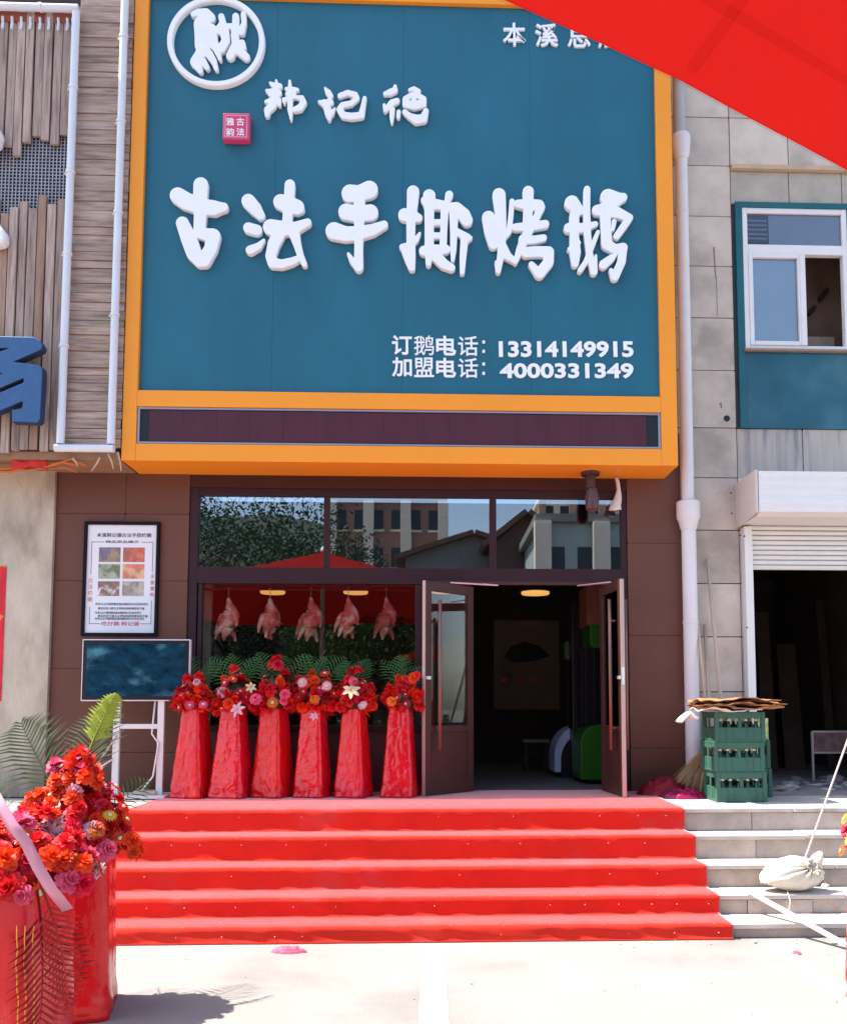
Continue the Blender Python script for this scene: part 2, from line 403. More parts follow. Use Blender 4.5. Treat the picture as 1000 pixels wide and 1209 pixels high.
def solid_from_loops(name, loops, Y, depth, bev, m, parent, m_side=None):
    pts = [[P(x, y, Y) for x, y in lp] for lp in loops]
    allp = [p for lp in pts for p in lp]
    c = Vector((sum(p.x for p in allp)/len(allp), Y, sum(p.z for p in allp)/len(allp)))
    def area(lp): return sum(a_.x*b_.z-b_.x*a_.z for a_, b_ in zip(lp, lp[1:]+lp[:1]))/2
    want = abs(sum(area(lp) for lp in pts))
    for tryn in range(8):                       # refill until the front face covers the drawn shape
        cu = bpy.data.curves.new(name, 'CURVE'); cu.dimensions = '2D'; cu.fill_mode = 'BOTH'
        jr = random.Random(tryn)
        bv = bev if tryn < 4 else 0.002
        for lp in pts:
            use = lp[tryn % 3::(1 if tryn < 3 else 2)] if len(lp) > 60 else lp
            sp = cu.splines.new('POLY'); sp.points.add(len(use)-1); sp.use_cyclic_u = True
            for q, p in zip(sp.points, use): q.co = (p.x-c.x+jr.uniform(-1, 1)*.0006*(tryn > 0), p.z-c.z+jr.uniform(-1, 1)*.0006*(tryn > 0), 0, 1)
        cu.extrude = depth/2-bv; cu.bevel_depth = bv; cu.bevel_resolution = 1; cu.offset = -bv
        to = bpy.data.objects.new('tmp', cu); COL.objects.link(to)
        me = eval_mesh(to); bpy.data.objects.remove(to); bpy.data.curves.remove(cu)
        got = sum(p.area for p in me.polygons if p.normal.z > .9)
        if got/want > 0.93: break
    me.name = name; me.materials.clear(); me.materials.append(m)
    if m_side is not None:
        me.materials.append(m_side)
        for p in me.polygons:
            p.material_index = 1 if abs(p.normal.z) < 0.5 else 0
    return put(name, me, parent, (c.x, Y-depth/2, c.z), (PI/2, 0, 0))
def brush(name, strokes, ox, oy, sc, Y, depth, m, parent, bev=0.012, **kw):
    st = [[(ox+x/sc, oy+y/sc, r/sc*(1.01 if sc < 6 and sc > 2 else 1.04)) for x, y, r in s_] for s_ in strokes]
    return solid_from_loops(name, contours(*sdf_strokes(st, **kw)), Y, depth, bev, m, parent)
TXT = {}
def text_mesh(body, m, bold=0.0, extrude=0.05):
    cu = bpy.data.curves.new('t', 'FONT'); cu.body = body; cu.extrude = extrude; cu.offset = bold*0.55
    cu.resolution_u = 3
    to = bpy.data.objects.new('tmp', cu); COL.objects.link(to)
    me = eval_mesh(to); bpy.data.objects.remove(to); bpy.data.curves.remove(cu)
    me.materials.clear(); me.materials.append(m)
    a = np.array([v.co for v in me.vertices])
    lo, hi = a.min(0), a.max(0)
    for v in me.vertices: v.co = ((v.co[0]-lo[0])/(hi[0]-lo[0]), (v.co[1]-lo[1])/(hi[1]-lo[1]), v.co[2]-lo[2])
    return me
def text_px(name, body, px0, px1, py0, py1, Y, m, parent, bold=0.02, thick=0.02):
    """text filling a photo rectangle on the plane Y"""
    key = (body, m.name, bold)
    if key not in TXT: TXT[key] = text_mesh(body, m, bold)
    a = P(px0, py1, Y); b = P(px1, py1, Y); c = P(px0, py0, Y)
    o = put(name, TXT[key], parent, (a.x, Y, a.z), (PI/2, 0, 0), (b.x-a.x, c.z-a.z, thick/0.1))
    o.rotation_euler[1] = -math.atan2(b.z-a.z, b.x-a.x)
    return o

# ================================================================ THE GROUND AND STEPS
LAND = 0.75                       # landing height
FY = G(512, 957, LAND).y           # front edge of the landing
TR = (FY-G(512, 1112, 0).y)/4      # tread depth
HS = [P(512, py_, FY-(4-i_)*TR).z for i_, py_ in enumerate((1095, 1061, 1025, 989))]+[LAND]
CX0, CX1 = -2.47, 2.055            # carpet from / to
b = MB(); b.add([(-300, -400, 0), (300, -400, 0), (300, 60, 0), (-300, 60, 0)], [(0, 1, 2, 3)])
ground = struct(b.build('ground', M_ground, origin=(0, 0, 0)))
def line_mark(px_near, px_far, wid, y0, y1):
    a = G(px_near[0], px_near[1], 0); c = G(px_far[0], px_far[1], 0)
    d = (c-a)/(c.y-a.y)
    p0 = a + d*(y0-a.y); p1 = a + d*(y1-a.y)
    h = wid/2
    bb = MB(); N = 30; vs = []; fs = []
    for i in range(N+1):
        p = p0.lerp(p1, i/N)
        jl = noise.noise((p.y*9, 1.3, p0.x))*0.006; jr = noise.noise((p.y*9, 7.7, p0.x))*0.006
        vs += [(p.x-h+jl, p.y, 0.004), (p.x+h+jr, p.y, 0.004)]
    for i in range(N): fs.append((2*i, 2*i+1, 2*i+3, 2*i+2))
    bb.add(vs, fs)
    return struct(bb.build('parking_line', M_line))
l1 = line_mark((512.5, 1209), (511.5, 1119), 0.15, -5.6, FY-4*TR-0.10)
l2 = line_mark((1010, 1186), (918, 1122), 0.15, -5.6, FY-4*TR-0.12)
l3 = line_mark((15, 1186), (105, 1122), 0.15, -5.6, FY-4*TR-0.12)
# small debris on the ground
dbm = MB()
for k in range(60):
    x = random.uniform(-2.4, 3.4); y = random.uniform(-4.3, FY-4*TR-0.05)
    if random.random() < 0.45: y = FY-4*TR-0.03-abs(random.gauss(0, 0.12)); x = random.uniform(1.2, 3.4)
    r = random.uniform(0.002, 0.008)
    dbm.lathe([(r*0.7, 0), (r, r*0.4), (r*0.4, r*0.8)], 5, (x, y, 0.001))
dob = dbm.build('ground_debris', mat('debris', (0.30, 0.26, 0.22), 0.9, 0.4, 30)); props(dob, 'small specks of grit scattered over the pale concrete', 'grit', kind='stuff')

# stone steps: core + slabs
stp = thing('stone_steps', 'grey stone steps beside and under the red carpet', 'steps', (0, FY, 0)); struct(stp)
core = MB()
for i, h in enumerate(HS):
    yf = FY-(4-i)*TR
    top = h-0.03
    y1 = 0.0 if i == 4 else yf+TR+0.02
    z0 = 0 if i == 0 else HS[i-1]-0.04
    core.box(-7, 9, yf+0.025, 7.0 if i == 4 else yf+TR+0.10, z0, top)
core.build('step_core', mat('mortar_core', (0.20, 0.18, 0.165), 0.95, 0.2, 6), stp)
def step_runs(xa, xb, seed):
    rd = random.Random(seed)
    for i, h in enumerate(HS):
        yf = FY-(4-i)*TR
        zb = 0.0 if i == 0 else HS[i-1]
        x = xa; first = True
        if seed == 3: cuts = {4: [2.62, 3.6], 3: [2.55, 3.3], 2: [2.95, 3.9], 1: [2.27, 2.75, 3.7], 0: [2.9, 3.8]}[i]
        else: cuts = [xa+0.9, xa+1.9, xa+2.9]
        xsn = [xa]+[c for c in cuts if xa < c < xb]+[xb]
        for a, c in zip(xsn[:-1], xsn[1:]):      # riser stones
            dy = rd.uniform(0, 0.012)
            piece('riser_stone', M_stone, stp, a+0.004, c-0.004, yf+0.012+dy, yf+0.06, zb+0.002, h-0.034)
        x = xa
        while x < xb-0.01:                       # tread slabs, a little proud of the riser
            c = min(xb, x+rd.uniform(0.75, 1.15))
            dz = rd.uniform(-0.003, 0.003); dy = rd.uniform(-0.008, 0.004)
            back = (0.0 if i == 4 else yf+TR+0.02)
            if i == 4:
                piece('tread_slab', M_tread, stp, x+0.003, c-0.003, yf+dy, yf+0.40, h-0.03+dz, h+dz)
                piece('paving_slab', M_tread, stp, x+0.003, c-0.003, yf+0.405, -0.35, h-0.03-dz, h-dz)
            else:
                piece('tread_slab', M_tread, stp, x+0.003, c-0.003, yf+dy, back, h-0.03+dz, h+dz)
            x = c
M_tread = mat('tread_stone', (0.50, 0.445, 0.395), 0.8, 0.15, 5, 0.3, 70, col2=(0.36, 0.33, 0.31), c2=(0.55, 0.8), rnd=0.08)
step_runs(CX1-0.10, 8.0, 3)
step_runs(-6.4, CX0+0.10, 5)

# red carpet following the steps
def carpet():
    prof = [(1.2, LAND), (-0.2, LAND)]
    prof = [(0.10, LAND), (0.05, LAND), (0.0, LAND), (-0.5, LAND), (-1.0, LAND)]
    y = FY
    rr = 0.022
    for i in range(4, -1, -1):
        yf = FY-(4-i)*TR
        zt = HS[i]; zb = 0.0 if i == 0 else HS[i-1]
        for a in (0, 30, 60, 90):
            prof.append((yf+rr-rr*math.sin(R_(a))-0.014, zt-rr+rr*math.cos(R_(a))))
        n = 5
        for k in range(1, n):
            prof.append((yf-0.014+0.004*math.sin(PI*k/n), zt-rr-(zt-rr-zb)*k/n))
        if i > 0:
            prof.append((yf-0.018, zb+0.006)); prof.append((yf-0.04, zb))
            for k in range(1, 4): prof.append((yf-0.04-(TR-0.075)*k/4, zb))
        else:
            prof.append((yf-0.014, 0.004)); prof.append((yf-0.03, -0.003))
    nx = 150; vs = []; fs = []
    lo, hi = CX0, CX1
    for i, (y, z) in enumerate(prof):
        for k in range(nx+1):
            x = lo+(hi-lo)*k/nx
            nn = noise.noise((x*1.6, y*3, z*4))*0.008 + noise.noise((x*5+z*9, y*5, z*6))*0.011
            low = max(0.0, 1-z/0.12)
            wr = math.sin((x*1.0+z*1.6)*15+noise.noise((x*2, 0, 0))*5)*0.016*low*min(1, z/.05)
            yy = y-abs(nn)*0.6-wr*0.9-0.004*low
            zz = z+0.006+abs(nn)*0.5*(0 if z < 0.02 else 1)
            e = 0.0
            if k in (0, nx): e = noise.noise((y*4, z*4, k))*0.012
            vs.append((x+e, yy, zz))
    for i in range(len(prof)-1):
        for k in range(nx):
            a = i*(nx+1)+k
            fs.append((a, a+nx+1, a+nx+2, a+1))
    bb = MB(); bb.add(vs, fs)
    o = bb.build('red_carpet', M_carpet, smooth=True, origin=(0, FY, 0))
    md = o.modifiers.new('thick', 'SOLIDIFY'); md.thickness = 0.006; md.offset = 1
    return o
cp = carpet()
props(cp, 'long red carpet tacked down over the entrance steps and landing', 'carpet')
tk = MB()
for i, h in enumerate(HS):
    yf = FY-(4-i)*TR
    x = CX0+0.1
    while x < CX1:
        tk.lathe([(0.003, 0), (0.002, 0.003)], 6, (x+random.uniform(-.05, .05), yf-0.008+random.uniform(-0.005, .02), h+0.009))
        if random.random() < .6: tk.box(x-0.002, x+0.002, yf-0.033, yf-0.020, h-0.05, h-0.046)
        x += random.uniform(0.18, 0.42)
t_o = tk.build('tacks', mat('tack_metal', (0.75, 0.6, 0.58), 0.4), cp); t_o['kind'] = 'stuff'

# ================================================================ THE SHOP
ZL = zs(945, 0)
shop = thing('shop_building', 'brown panelled goose restaurant with glazed front and double door', 'building', (0, 0, LAND))
xa, xb_ = xs(64, 0), xs(806, 0, 740)
xwl, xwr = xs(222, 0), xs(741, 0)
ztop = zs(556, 0)
Zs_bot = zs(566, 0)
# brown wall panels either side (each big panel a piece, joints recessed)
def brown_cols(x0, x1, cuts, zc, name='wall_panel'):
    xx = [x0]+cuts+[x1]
    for a, c in zip(xx[:-1], xx[1:]):
        for z0, z1 in zip(zc[:-1], zc[1:]):
            piece(name, M_brown, shop, a+0.002, c-0.002, -0.02, 0.10, z0+0.002, z1-0.002)
zc = [LAND, zs(888, 0), zs(790, 0), zs(688, 0), zs(610, 0), 4.35]
brown_cols(xa, xwl, [xs(146, 0)], zc)
brown_cols(xwr, xb_, [], [LAND, zs(884, 0), zs(750, 0), zs(640, 0), 4.35])
bk = MB()
bk.box(xa, xwl, 0.09, 0.35, LAND, 4.35); bk.box(xwr, xb_, 0.09, 0.35, LAND, 4.35)
bk.box(xwl-0.02, xwr+0.02, -0.01, 0.35, zs(578, 0), 4.34)
bk.box(-3.75, 2.4, 0.0, 0.35, 4.34, 8.6)  # unseen upper mass and roof, added to block light behind the sign
bk.box(-3.75, 2.4, 0.35, 6.2, 8.3, 8.6)
bk.build('wall', mat('brown_wall_core', (0.055, 0.016, 0.012), 0.8), shop)
# interior
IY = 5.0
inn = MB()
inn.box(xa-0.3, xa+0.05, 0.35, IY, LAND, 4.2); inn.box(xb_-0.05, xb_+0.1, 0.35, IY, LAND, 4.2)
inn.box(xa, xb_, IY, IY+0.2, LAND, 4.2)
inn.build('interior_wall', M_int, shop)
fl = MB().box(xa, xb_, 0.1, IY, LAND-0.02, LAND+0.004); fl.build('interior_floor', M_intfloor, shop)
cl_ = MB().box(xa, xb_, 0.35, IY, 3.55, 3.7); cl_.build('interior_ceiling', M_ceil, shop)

# window frame members (each bar a piece)
fy0, fy1 = -0.005, 0.075
zh0, zh1 = zs(690, 0), zs(671, 0)          # header bar
zt0, zt1 = zs(587, 0), zs(578, 0)          # top bar
zsill = zs(857, 0)
def fbar(x0, x1, z0, z1, name='frame_bar', d=0.0, m=M_frame):
    o = MB().box(x0, x1, fy0-d, fy1, z0, z1).build(name, m, shop, bevel=0.006); return o
fbar(xs(222, 0), xs(232.5, 0), LAND, zt1)
fbar(xs(734, 0), xs(741, 0), LAND, zt1)
fbar(xs(232.5, 0), xs(734, 0), zt0, zt1, d=-0.002)
fbar(xs(232.5, 0), xs(734, 0), zh0, zh1, d=0.004)
fbar(xs(382, 0, 630), xs(389, 0, 630), zh1, zt0, d=-0.004)
fbar(xs(578, 0, 630), xs(586, 0, 630), zh1, zt0, d=-0.004)
xj0, xj1 = xs(548, 0, 800), xs(556, 0, 800)     # left door jamb
fbar(xj0, xj1, LAND, zh0, d=-0.004)
xq0 = xs(713, 0, 800)
fbar(xq0, xs(734, 0, 800), LAND, zh0, d=-0.006, m=M_door)
fbar(xs(232.5, 0), xj0, zsill-0.06, zsill, d=0.012)
fbar(xs(232.5, 0, 770), xs(237, 0, 770), zsill, zh0, d=-0.008)
fbar(xs(490, 0, 770), xs(497, 0, 770), zsill, zh0, d=-0.006)
# bright lower lip of the header, bulkhead below the window
MB().box(xs(499, 0), xs(730, 0), fy0-0.014, fy0-0.002, zh0-0.004, zh0+0.03).build('header_lip', M_door, shop, bevel=0.004)
MB().box(xs(232.5, 0), xj0, 0.01, 0.30, LAND, zsill-0.06).build('bulkhead', mat('bulkhead_brown', (0.11, 0.035, 0.035), 0.5), shop)
# sill shelf with its pale edge
MB().box(xs(233, 0), xj0, 0.08, 0.55, zsill-0.03, zsill-0.004).build('sill_shelf', mat('shelf_pale', (0.55, 0.52, 0.48), 0.5), shop)
# panes
def pane(x0, x1, z0, z1, y=0.035, m=G_shop, parent=shop, name='pane'):
    return MB().box(x0, x1, y, y+0.006, z0, z1).build(name, m, parent)
pane(xs(232.5, 0)+0.001, xs(382, 0, 630)-0.001, zh1, zt0, m=G_upper, y=0.030)
pane(xs(389, 0, 630)+0.001, xs(578, 0, 630)-0.001, zh1, zt0, m=G_upper, y=0.031)
pane(xs(586, 0, 630)+0.001, xs(734, 0)-0.001, zh1, zt0, m=G_upper, y=0.030)
pane(xs(237, 0, 770)+0.001, xs(490, 0, 770)-0.001, zsill, zh0)
pane(xs(497, 0, 770)+0.001, xj0-0.001, zsill, zh0)

MB().box(xs(238, .36, 700), xs(250, .36, 700), .36, .42, zsill, zs(590, .36)).build('curtain', mat('beige_curtain', (.50, .40, .30), .8, .12, 6, stretch=(8, 8, .3)), shop)
def leaf(hx, fx, fyy, side):
    """open door leaf from hinge (hx, 0) to its free edge (fx, fyy)"""
    h = Vector((hx, -0.01, LAND+0.02)); f = Vector((fx, fyy, LAND+0.02))
    u = (f-h); Wd = u.length; u.normalize()
    nrm = Vector((u.y, -u.x, 0)); 
    if nrm.y > 0: nrm = -nrm
    T = 0.045
    Ht = zh0-LAND-0.05
    up = Vector((0, 0, 1))
    st = 0.075
    d = MB()
    o = h
    d.obox(o, u*st, nrm*T, up*Ht)
    d.obox(o+u*(Wd-st), u*st, nrm*T, up*Ht)
    q = o+u*st+nrm*0.002
    wd = Wd-2*st; tt = T-0.004
    d.obox(q, u*wd, nrm*tt, up*0.13)
    d.obox(q+up*(Ht-0.09), u*wd, nrm*tt, up*0.09)
    zg = zs(857, -0.25)-LAND-0.02
    d.obox(q+up*(zg-0.06), u*wd, nrm*tt, up*0.06)
    dm = d.build('door', M_door, shop, bevel=0.004)
    pb = MB(); pb.obox(q+up*0.13+nrm*0.010, u*wd, nrm*0.02, up*(zg-0.19)); pb.build('kick_panel', M_door, dm)
    pb = MB(); pb.obox(q+up*zg+nrm*0.018, u*wd, nrm*0.006, up*(Ht-0.09-zg)); pb.build('pane', G_door, dm)
    pb = MB(); pb.obox(o+u*Wd+nrm*0.004, u*0.006, nrm*(T-0.008), up*Ht); pb.build('sunlit_edge', M_edge, dm)  # pale strip painted for the sunlit leaf thickness
    for sgn in (1, -1):
        base = o+u*(Wd-0.13)+nrm*(T/2)
        off = nrm*(sgn*(T/2+0.055))
        hb = MB(); p0 = base+off+up*0.42; p1 = base+off+up*1.82
        hb.tube([p0, p1], 0.016, 10)
        for zz in (0.62, 1.62):
            hb.tube([base+nrm*(sgn*T/2)+up*zz, base+off+up*zz], 0.011, 8)
        hb.build('handle', M_handle, dm, smooth=True)
    lb = MB(); lb.obox(o+u*(Wd+0.006)+nrm*0.01+up*1.02, u*0.004, nrm*0.025, up*0.16); lb.obox(o+u*(Wd-0.05)+nrm*(T+0.0)+up*1.07, u*0.05, nrm*0.02, up*0.03)
    lb.build('lock', M_steel, dm)
    # closer arm from header to leaf
    ca = MB()
    tip = o+u*0.30+nrm*T*0.5+up*(Ht+0.015)
    an = Vector((hx+(0.32 if side < 0 else -0.32)*0.4, -0.03, zh0+0.0))
    ca.tube([an, Vector((an.x+(0.14 if side < 0 else -0.14), -0.06, zh0-0.015)), tip], 0.008, 6)
    ca.build('closer_arm', M_steel, dm)
    return dm
leaf(xj1-0.005, P(498.5, 850, -0.44).x, -0.44, -1)
leaf(xq0+0.005, P(739, 850, -0.62).x, -0.62, 1)

# ---------------------------------------------------------------- things inside the shop
GOOSE = None
def goose_mesh():
    me = bpy.data.meshes.new('goose_body')
    V = [(0,0,0,.016),(0.005,0,-.05,.022),(0.02,0,-.10,.05),(0.015,0,-.17,.078),(0.0,0,-.24,.085),(-.015,0,-.31,.062),(-.03,0,-.37,.028),(-.035,0,-.42,.010),
         (-.05,.03,-.17,.036),(-.085,.045,-.25,.026),(-.11,.05,-.31,.018),(-.125,.05,-.36,.007),
         (.07,-.03,-.16,.034),(.085,-.045,-.23,.022),(.08,-.05,-.29,.010),
         (.035,.02,-.32,.034),(.06,.03,-.37,.020),(.065,.03,-.42,.009),
         (-.07,-.03,-.30,.030),(-.10,-.035,-.36,.018),(-.115,-.035,-.41,.008)]
    E = [(0,1),(1,2),(2,3),(3,4),(4,5),(5,6),(6,7),(3,8),(8,9),(9,10),(10,11),(2,12),(12,13),(13,14),(5,15),(15,16),(16,17),(4,18),(18,19),(19,20)]
    me.from_pydata([v[:3] for v in V], E, [])
    o = bpy.data.objects.new('tmp', me); COL.objects.link(o)
    o.modifiers.new('skin', 'SKIN')
    for i, sv in enumerate(me.skin_vertices[0].data): sv.radius = (V[i][3]*1.28, V[i][3]*1.05); sv.use_root = (i == 4)
    su = o.modifiers.new('sub', 'SUBSURF'); su.levels = 2
    m2 = eval_mesh(o); bpy.data.objects.remove(o)
    for v in m2.vertices:
        n_ = noise.noise_vector(v.co*28)*0.006; v.co += n_
    for p in m2.polygons: p.use_smooth = True
    m2.materials.clear(); m2.materials.append(M_goose); m2.name = 'goose_body'
    return m2
gm = goose_mesh()
GY = 0.16
rail = MB(); zr = zs(697, GY)
rail.tube([(xs(236, GY), GY, zr), (xs(548, GY), GY, zr)], 0.010, 8)
rail.tube([(xs(240, GY), GY, zr), (xs(240, GY), GY, 3.56)], 0.006, 6); rail.tube([(xs(540, GY), GY, zr), (xs(540, GY), GY, 3.56)], 0.006, 6)
ro = rail.build('hanging_rail', M_dark, smooth=True); props(ro, 'dark rail behind the shop window that the roast geese hang from', 'rail')
GL = ['roast goose hanging leftmost in the window with its wing out', 'slim roast goose hanging second from the left in the window',
      'pale roast goose hanging in the middle of the five', 'roast goose hanging fourth from the left in the window', 'roast goose hanging rightmost in the window, nearest the door']
for i, (px, py, s_, rz) in enumerate([(270, 705, 1.06, 0.1), (319, 706, 1.0, 1.15), (367, 705, 1.08, 0.25), (411, 705, 1.0, 0.5), (456, 705, 1.04, -0.15)]):
    p = P(px, py, GY)
    g_ = thing('roast_goose', GL[i], 'roast goose', (p.x, GY, p.z), 'roast geese hanging in the window')
    put('goose_body', gm, g_, p, (0, 0, rz), (s_, s_, s_))
    hk = MB(); hk.tube([(p.x, GY, p.z-0.02), (p.x, GY, zr-0.02), (p.x+0.012, GY-0.0, zr+0.012), (p.x+0.004, GY-0.016, zr+0.018), (p.x-0.010, GY-0.02, zr-0.002)], 0.0035, 6)
    hk.build('hook', M_steel, g_)
# pendant lamps
LL = ['glowing pendant lamp seen above the second goose', 'glowing pendant lamp seen above the fourth goose', 'glowing pendant lamp hanging inside the open doorway', 'glowing pendant lamp seen through the open left door leaf']
for i, (px, py, Y, rad) in enumerate([(322, 701, 1.9, 0.15), (420, 701, 1.9, 0.15), (632, 702, 1.7, 0.17), (522, 700, 1.9, 0.14)]):
    p = P(px, py, Y)
    L_ = thing('pendant_lamp', LL[i], 'lamp', p, 'pendant lamps inside the shop')
    MB().lathe([(rad*0.95, 0.0), (rad, 0.015), (rad*0.98, 0.03)], 24, p).build('diffuser', M_lamp, L_, smooth=False)
    MB().lathe([(rad*1.15, 0.031), (rad*0.7, 0.09), (0.03, 0.14), (0.012, 3.56-p.z)], 20, p).build('lamp_shade', M_lampcap, L_)
# picture on the rear wall
PYY = IY-0.03
a = P(583, 838, PYY); c = P(660, 733, PYY)
pic = thing('wall_picture', 'dim framed goose picture on the rear wall seen through the doorway', 'picture', ((a.x+c.x)/2, PYY, a.z))
MB().box(a.x, c.x, PYY-0.02, PYY+0.03, a.z, c.z).build('picture_sheet', M_wallpic, pic)
bb = MB(); w_ = c.x-a.x; h_ = c.z-a.z
bb.prism([(a.x+w_*0.15, a.z+h_*.58), (a.x+w_*.25, a.z+h_*.70), (a.x+w_*.45, a.z+h_*.76), (a.x+w_*.68, a.z+h_*.72), (a.x+w_*.85, a.z+h_*.60), (a.x+w_*.6, a.z+h_*.54), (a.x+w_*.3, a.z+h_*.52)], PYY-0.03, PYY-0.021)
bb.build('dark_print', M_black, pic)
bb = MB()
for k in range(6):
    bb.box(a.x+w_*(0.12+.12*k), a.x+w_*(.20+.12*k), PYY-0.028, PYY-0.021, a.z+h_*(.30+.05*(k % 2)), a.z+h_*.36)
bb.build('print_lines', M_inkred, pic)
# green machines right behind the door
def rounded(x0, x1, z0, z1, r, corners):
    pts = []
    for (cx, cz, a0, key) in ((x1-r, z1-r, 0, 'tr'), (x0+r, z1-r, 90, 'tl'), (x0+r, z0+r, 180, 'bl'), (x1-r, z0+r, 270, 'br')):
        if key in corners:
            for k in range(7): 
                an = R_(a0+15*k); pts.append((cx+r*math.cos(an), cz+r*math.sin(an)))
        else:
            pts.append((x1 if 'r' in key else x0, z1 if 't' in key else z0))
    return pts
MYY = 0.75
a = P(686, 921, MYY); c = P(727, 856, MYY); zt_ = zs(690, MYY)
gmn = thing('green_machine', 'bright green upright game machine standing just inside the door', 'machine', ((a.x+c.x)/2, MYY+0.3, LAND))
MB().prism(rounded(a.x, c.x, a.z, c.z, 0.20, ('tl',)), MYY, MYY+0.6).build('lower_cabinet', M_greenpanel, gmn, bevel=0.01)
d = P(697, 765, MYY); e = P(727, 738, MYY)
MB().prism(rounded(d.x, e.x, d.z, e.z, 0.06, ('bl',)), MYY, MYY+0.5).build('upper_panel', M_greenpanel, gmn, bevel=0.01)
bb = MB().box(xs(693, MYY), xs(727, MYY), MYY+0.02, MYY+0.5, e.z, zt_); bb.build('header_board', mat('header_brown', (0.16, 0.06, 0.04), 0.6), gmn)
bb = MB()
for px in (690, 700, 712, 724): bb.box(xs(px, MYY), xs(px+2.5, MYY), MYY+0.05, MYY+0.09, c.z, d.z)
bb.box(xs(690, MYY), xs(727, MYY), MYY+0.3, MYY+0.5, c.z, d.z)
bb.build('post', M_black, gmn)
MB().box(xs(684, MYY+.1), xs(727, MYY+.1), MYY+.62, MYY+.95, LAND+.004, zt_-.1).build('tall_cabinet', M_black, gmn, bevel=.01)
bb = MB()
for px in (694, 722): bb.box(xs(px, MYY), xs(px+5, MYY), MYY+0.1, MYY+0.2, LAND, a.z)
bb.build('foot', M_black, gmn)
MY2 = 1.6
a = P(655, 912, MY2); c = P(686, 857, MY2)
g2 = thing('game_machine', 'dark game machine with a pale blue curved side behind the green one', 'machine', ((a.x+c.x)/2, MY2+0.3, LAND))
wd = c.x-a.x; hh = c.z-a.z
arc = []
for k in range(11):
    t = k/10; an = PI-(PI/2)*t; arc.append((a.x+wd*(1+math.cos(an)), a.z+hh*0.35+hh*0.65*math.sin(an)))
inner = [(x+0.07, z-0.07) for x, z in arc[::-1]]
MB().prism([(a.x, a.z)]+arc+inner[:-1]+[(a.x+0.07, a.z)], MY2, MY2+0.5).build('curved_side', M_palecloth, g2)
MB().box(a.x+0.08, c.x+0.25, MY2+0.02, MY2+0.5, LAND, a.z+hh*0.72).build('cabinet', M_black, g2)
d = P(667, 779, MY2); e = P(682, 757, MY2)
MB().prism(rounded(d.x, e.x+0.25, d.z, e.z, 0.05, ('bl', 'tl')), MY2, MY2+0.3).build('upper_panel', mat('dim_green', (0.05, 0.12, 0.05), 0.4), g2)
bb = MB()
for px in (674, 681): bb.box(xs(px, MY2), xs(px+3, MY2), MY2+0.3, MY2+0.34, a.z+hh*0.7, d.z+.02)
bb.build('post', M_dark, g2)
# a stool deep in the doorway
p = G(632, 912, LAND)
st_ = thing('stool', 'small dark stool standing deep inside the doorway', 'stool', (p.x, p.y, LAND))
MB().box(p.x-.17, p.x+.17, p.y-.15, p.y+.15, LAND+.38, LAND+.42).build('seat', M_intfloor, st_, bevel=.01)
for sx in (-1, 1):
    for sy in (-1, 1): MB().box(p.x+sx*.13-.02, p.x+sx*.13+.02, p.y+sy*.12-.02, p.y+sy*.12+.02, LAND+.004, LAND+.38).build('leg', M_dark, st_)

# ================================================================ THE SIGN
SF = -0.50
sign = thing('shop_sign', 'huge teal shop sign in an orange frame above the entrance', 'sign', (0, SF+0.25, zs(548, SF)))
sxl, sxr = P(152, 270, SF).x, P(797.5, 300, SF).x
sxl = (P(146, 530, SF).x+P(156, 30, SF).x)/2; sxr = (P(803, 540, SF).x+P(791, 150, SF).x)/2
szb = (P(146, 540, SF).z+P(803, 553, SF).z)/2
ix0 = (P(164.5, 455, SF).x+P(173, 20, SF).x)/2; ix1 = (P(782, 465, SF).x+P(772, 110, SF).x)/2
zr1 = (P(165, 459, SF).z+P(780, 469, SF).z)/2       # blue bottom
zl1 = (P(165, 476, SF).z+P(785, 490, SF).z)/2       # led top
zl0 = (P(163, 522, SF).z+P(785, 531, SF).z)/2       # led bottom
zt_in = P(580, 4, SF).z; zt_out = zt_in+0.17
bxx = MB().box(sxl+0.004, sxr-0.004, SF+0.10, -0.001, szb+0.004, zt_out-0.004); bxx.build('sign_box', M_orange, sign)
def rail_(name, x0, x1, z0, z1, d=0.0): MB().box(x0, x1, SF-d, SF+0.10, z0, z1).build(name, M_orange, sign, bevel=0.007)
rail_('frame_side', sxl, ix0, szb, zt_out); rail_('frame_side', ix1, sxr, szb, zt_out)
rail_('frame_rail', ix0, ix1, szb+0.0, zl0, -0.002); rail_('frame_rail', ix0, ix1, zl1, zr1, -0.002); rail_('frame_rail', ix0, ix1, zt_in, zt_out, -0.002)
# panel in four upright sheets so seams show faintly
PNY = SF+0.045
n_s = 4
for k in range(n_s):
    x0 = ix0+(ix1-ix0)*k/n_s; x1 = ix0+(ix1-ix0)*(k+1)/n_s
    MB().box(x0+0.0008, x1-0.0008, PNY, PNY+0.03, zr1, zt_in).build('panel_sheet', M_teal, sign)
MB().box(ix0, ix1, PNY+0.031, PNY+0.05, zr1, zt_in).build('panel_backing', M_teal, sign)
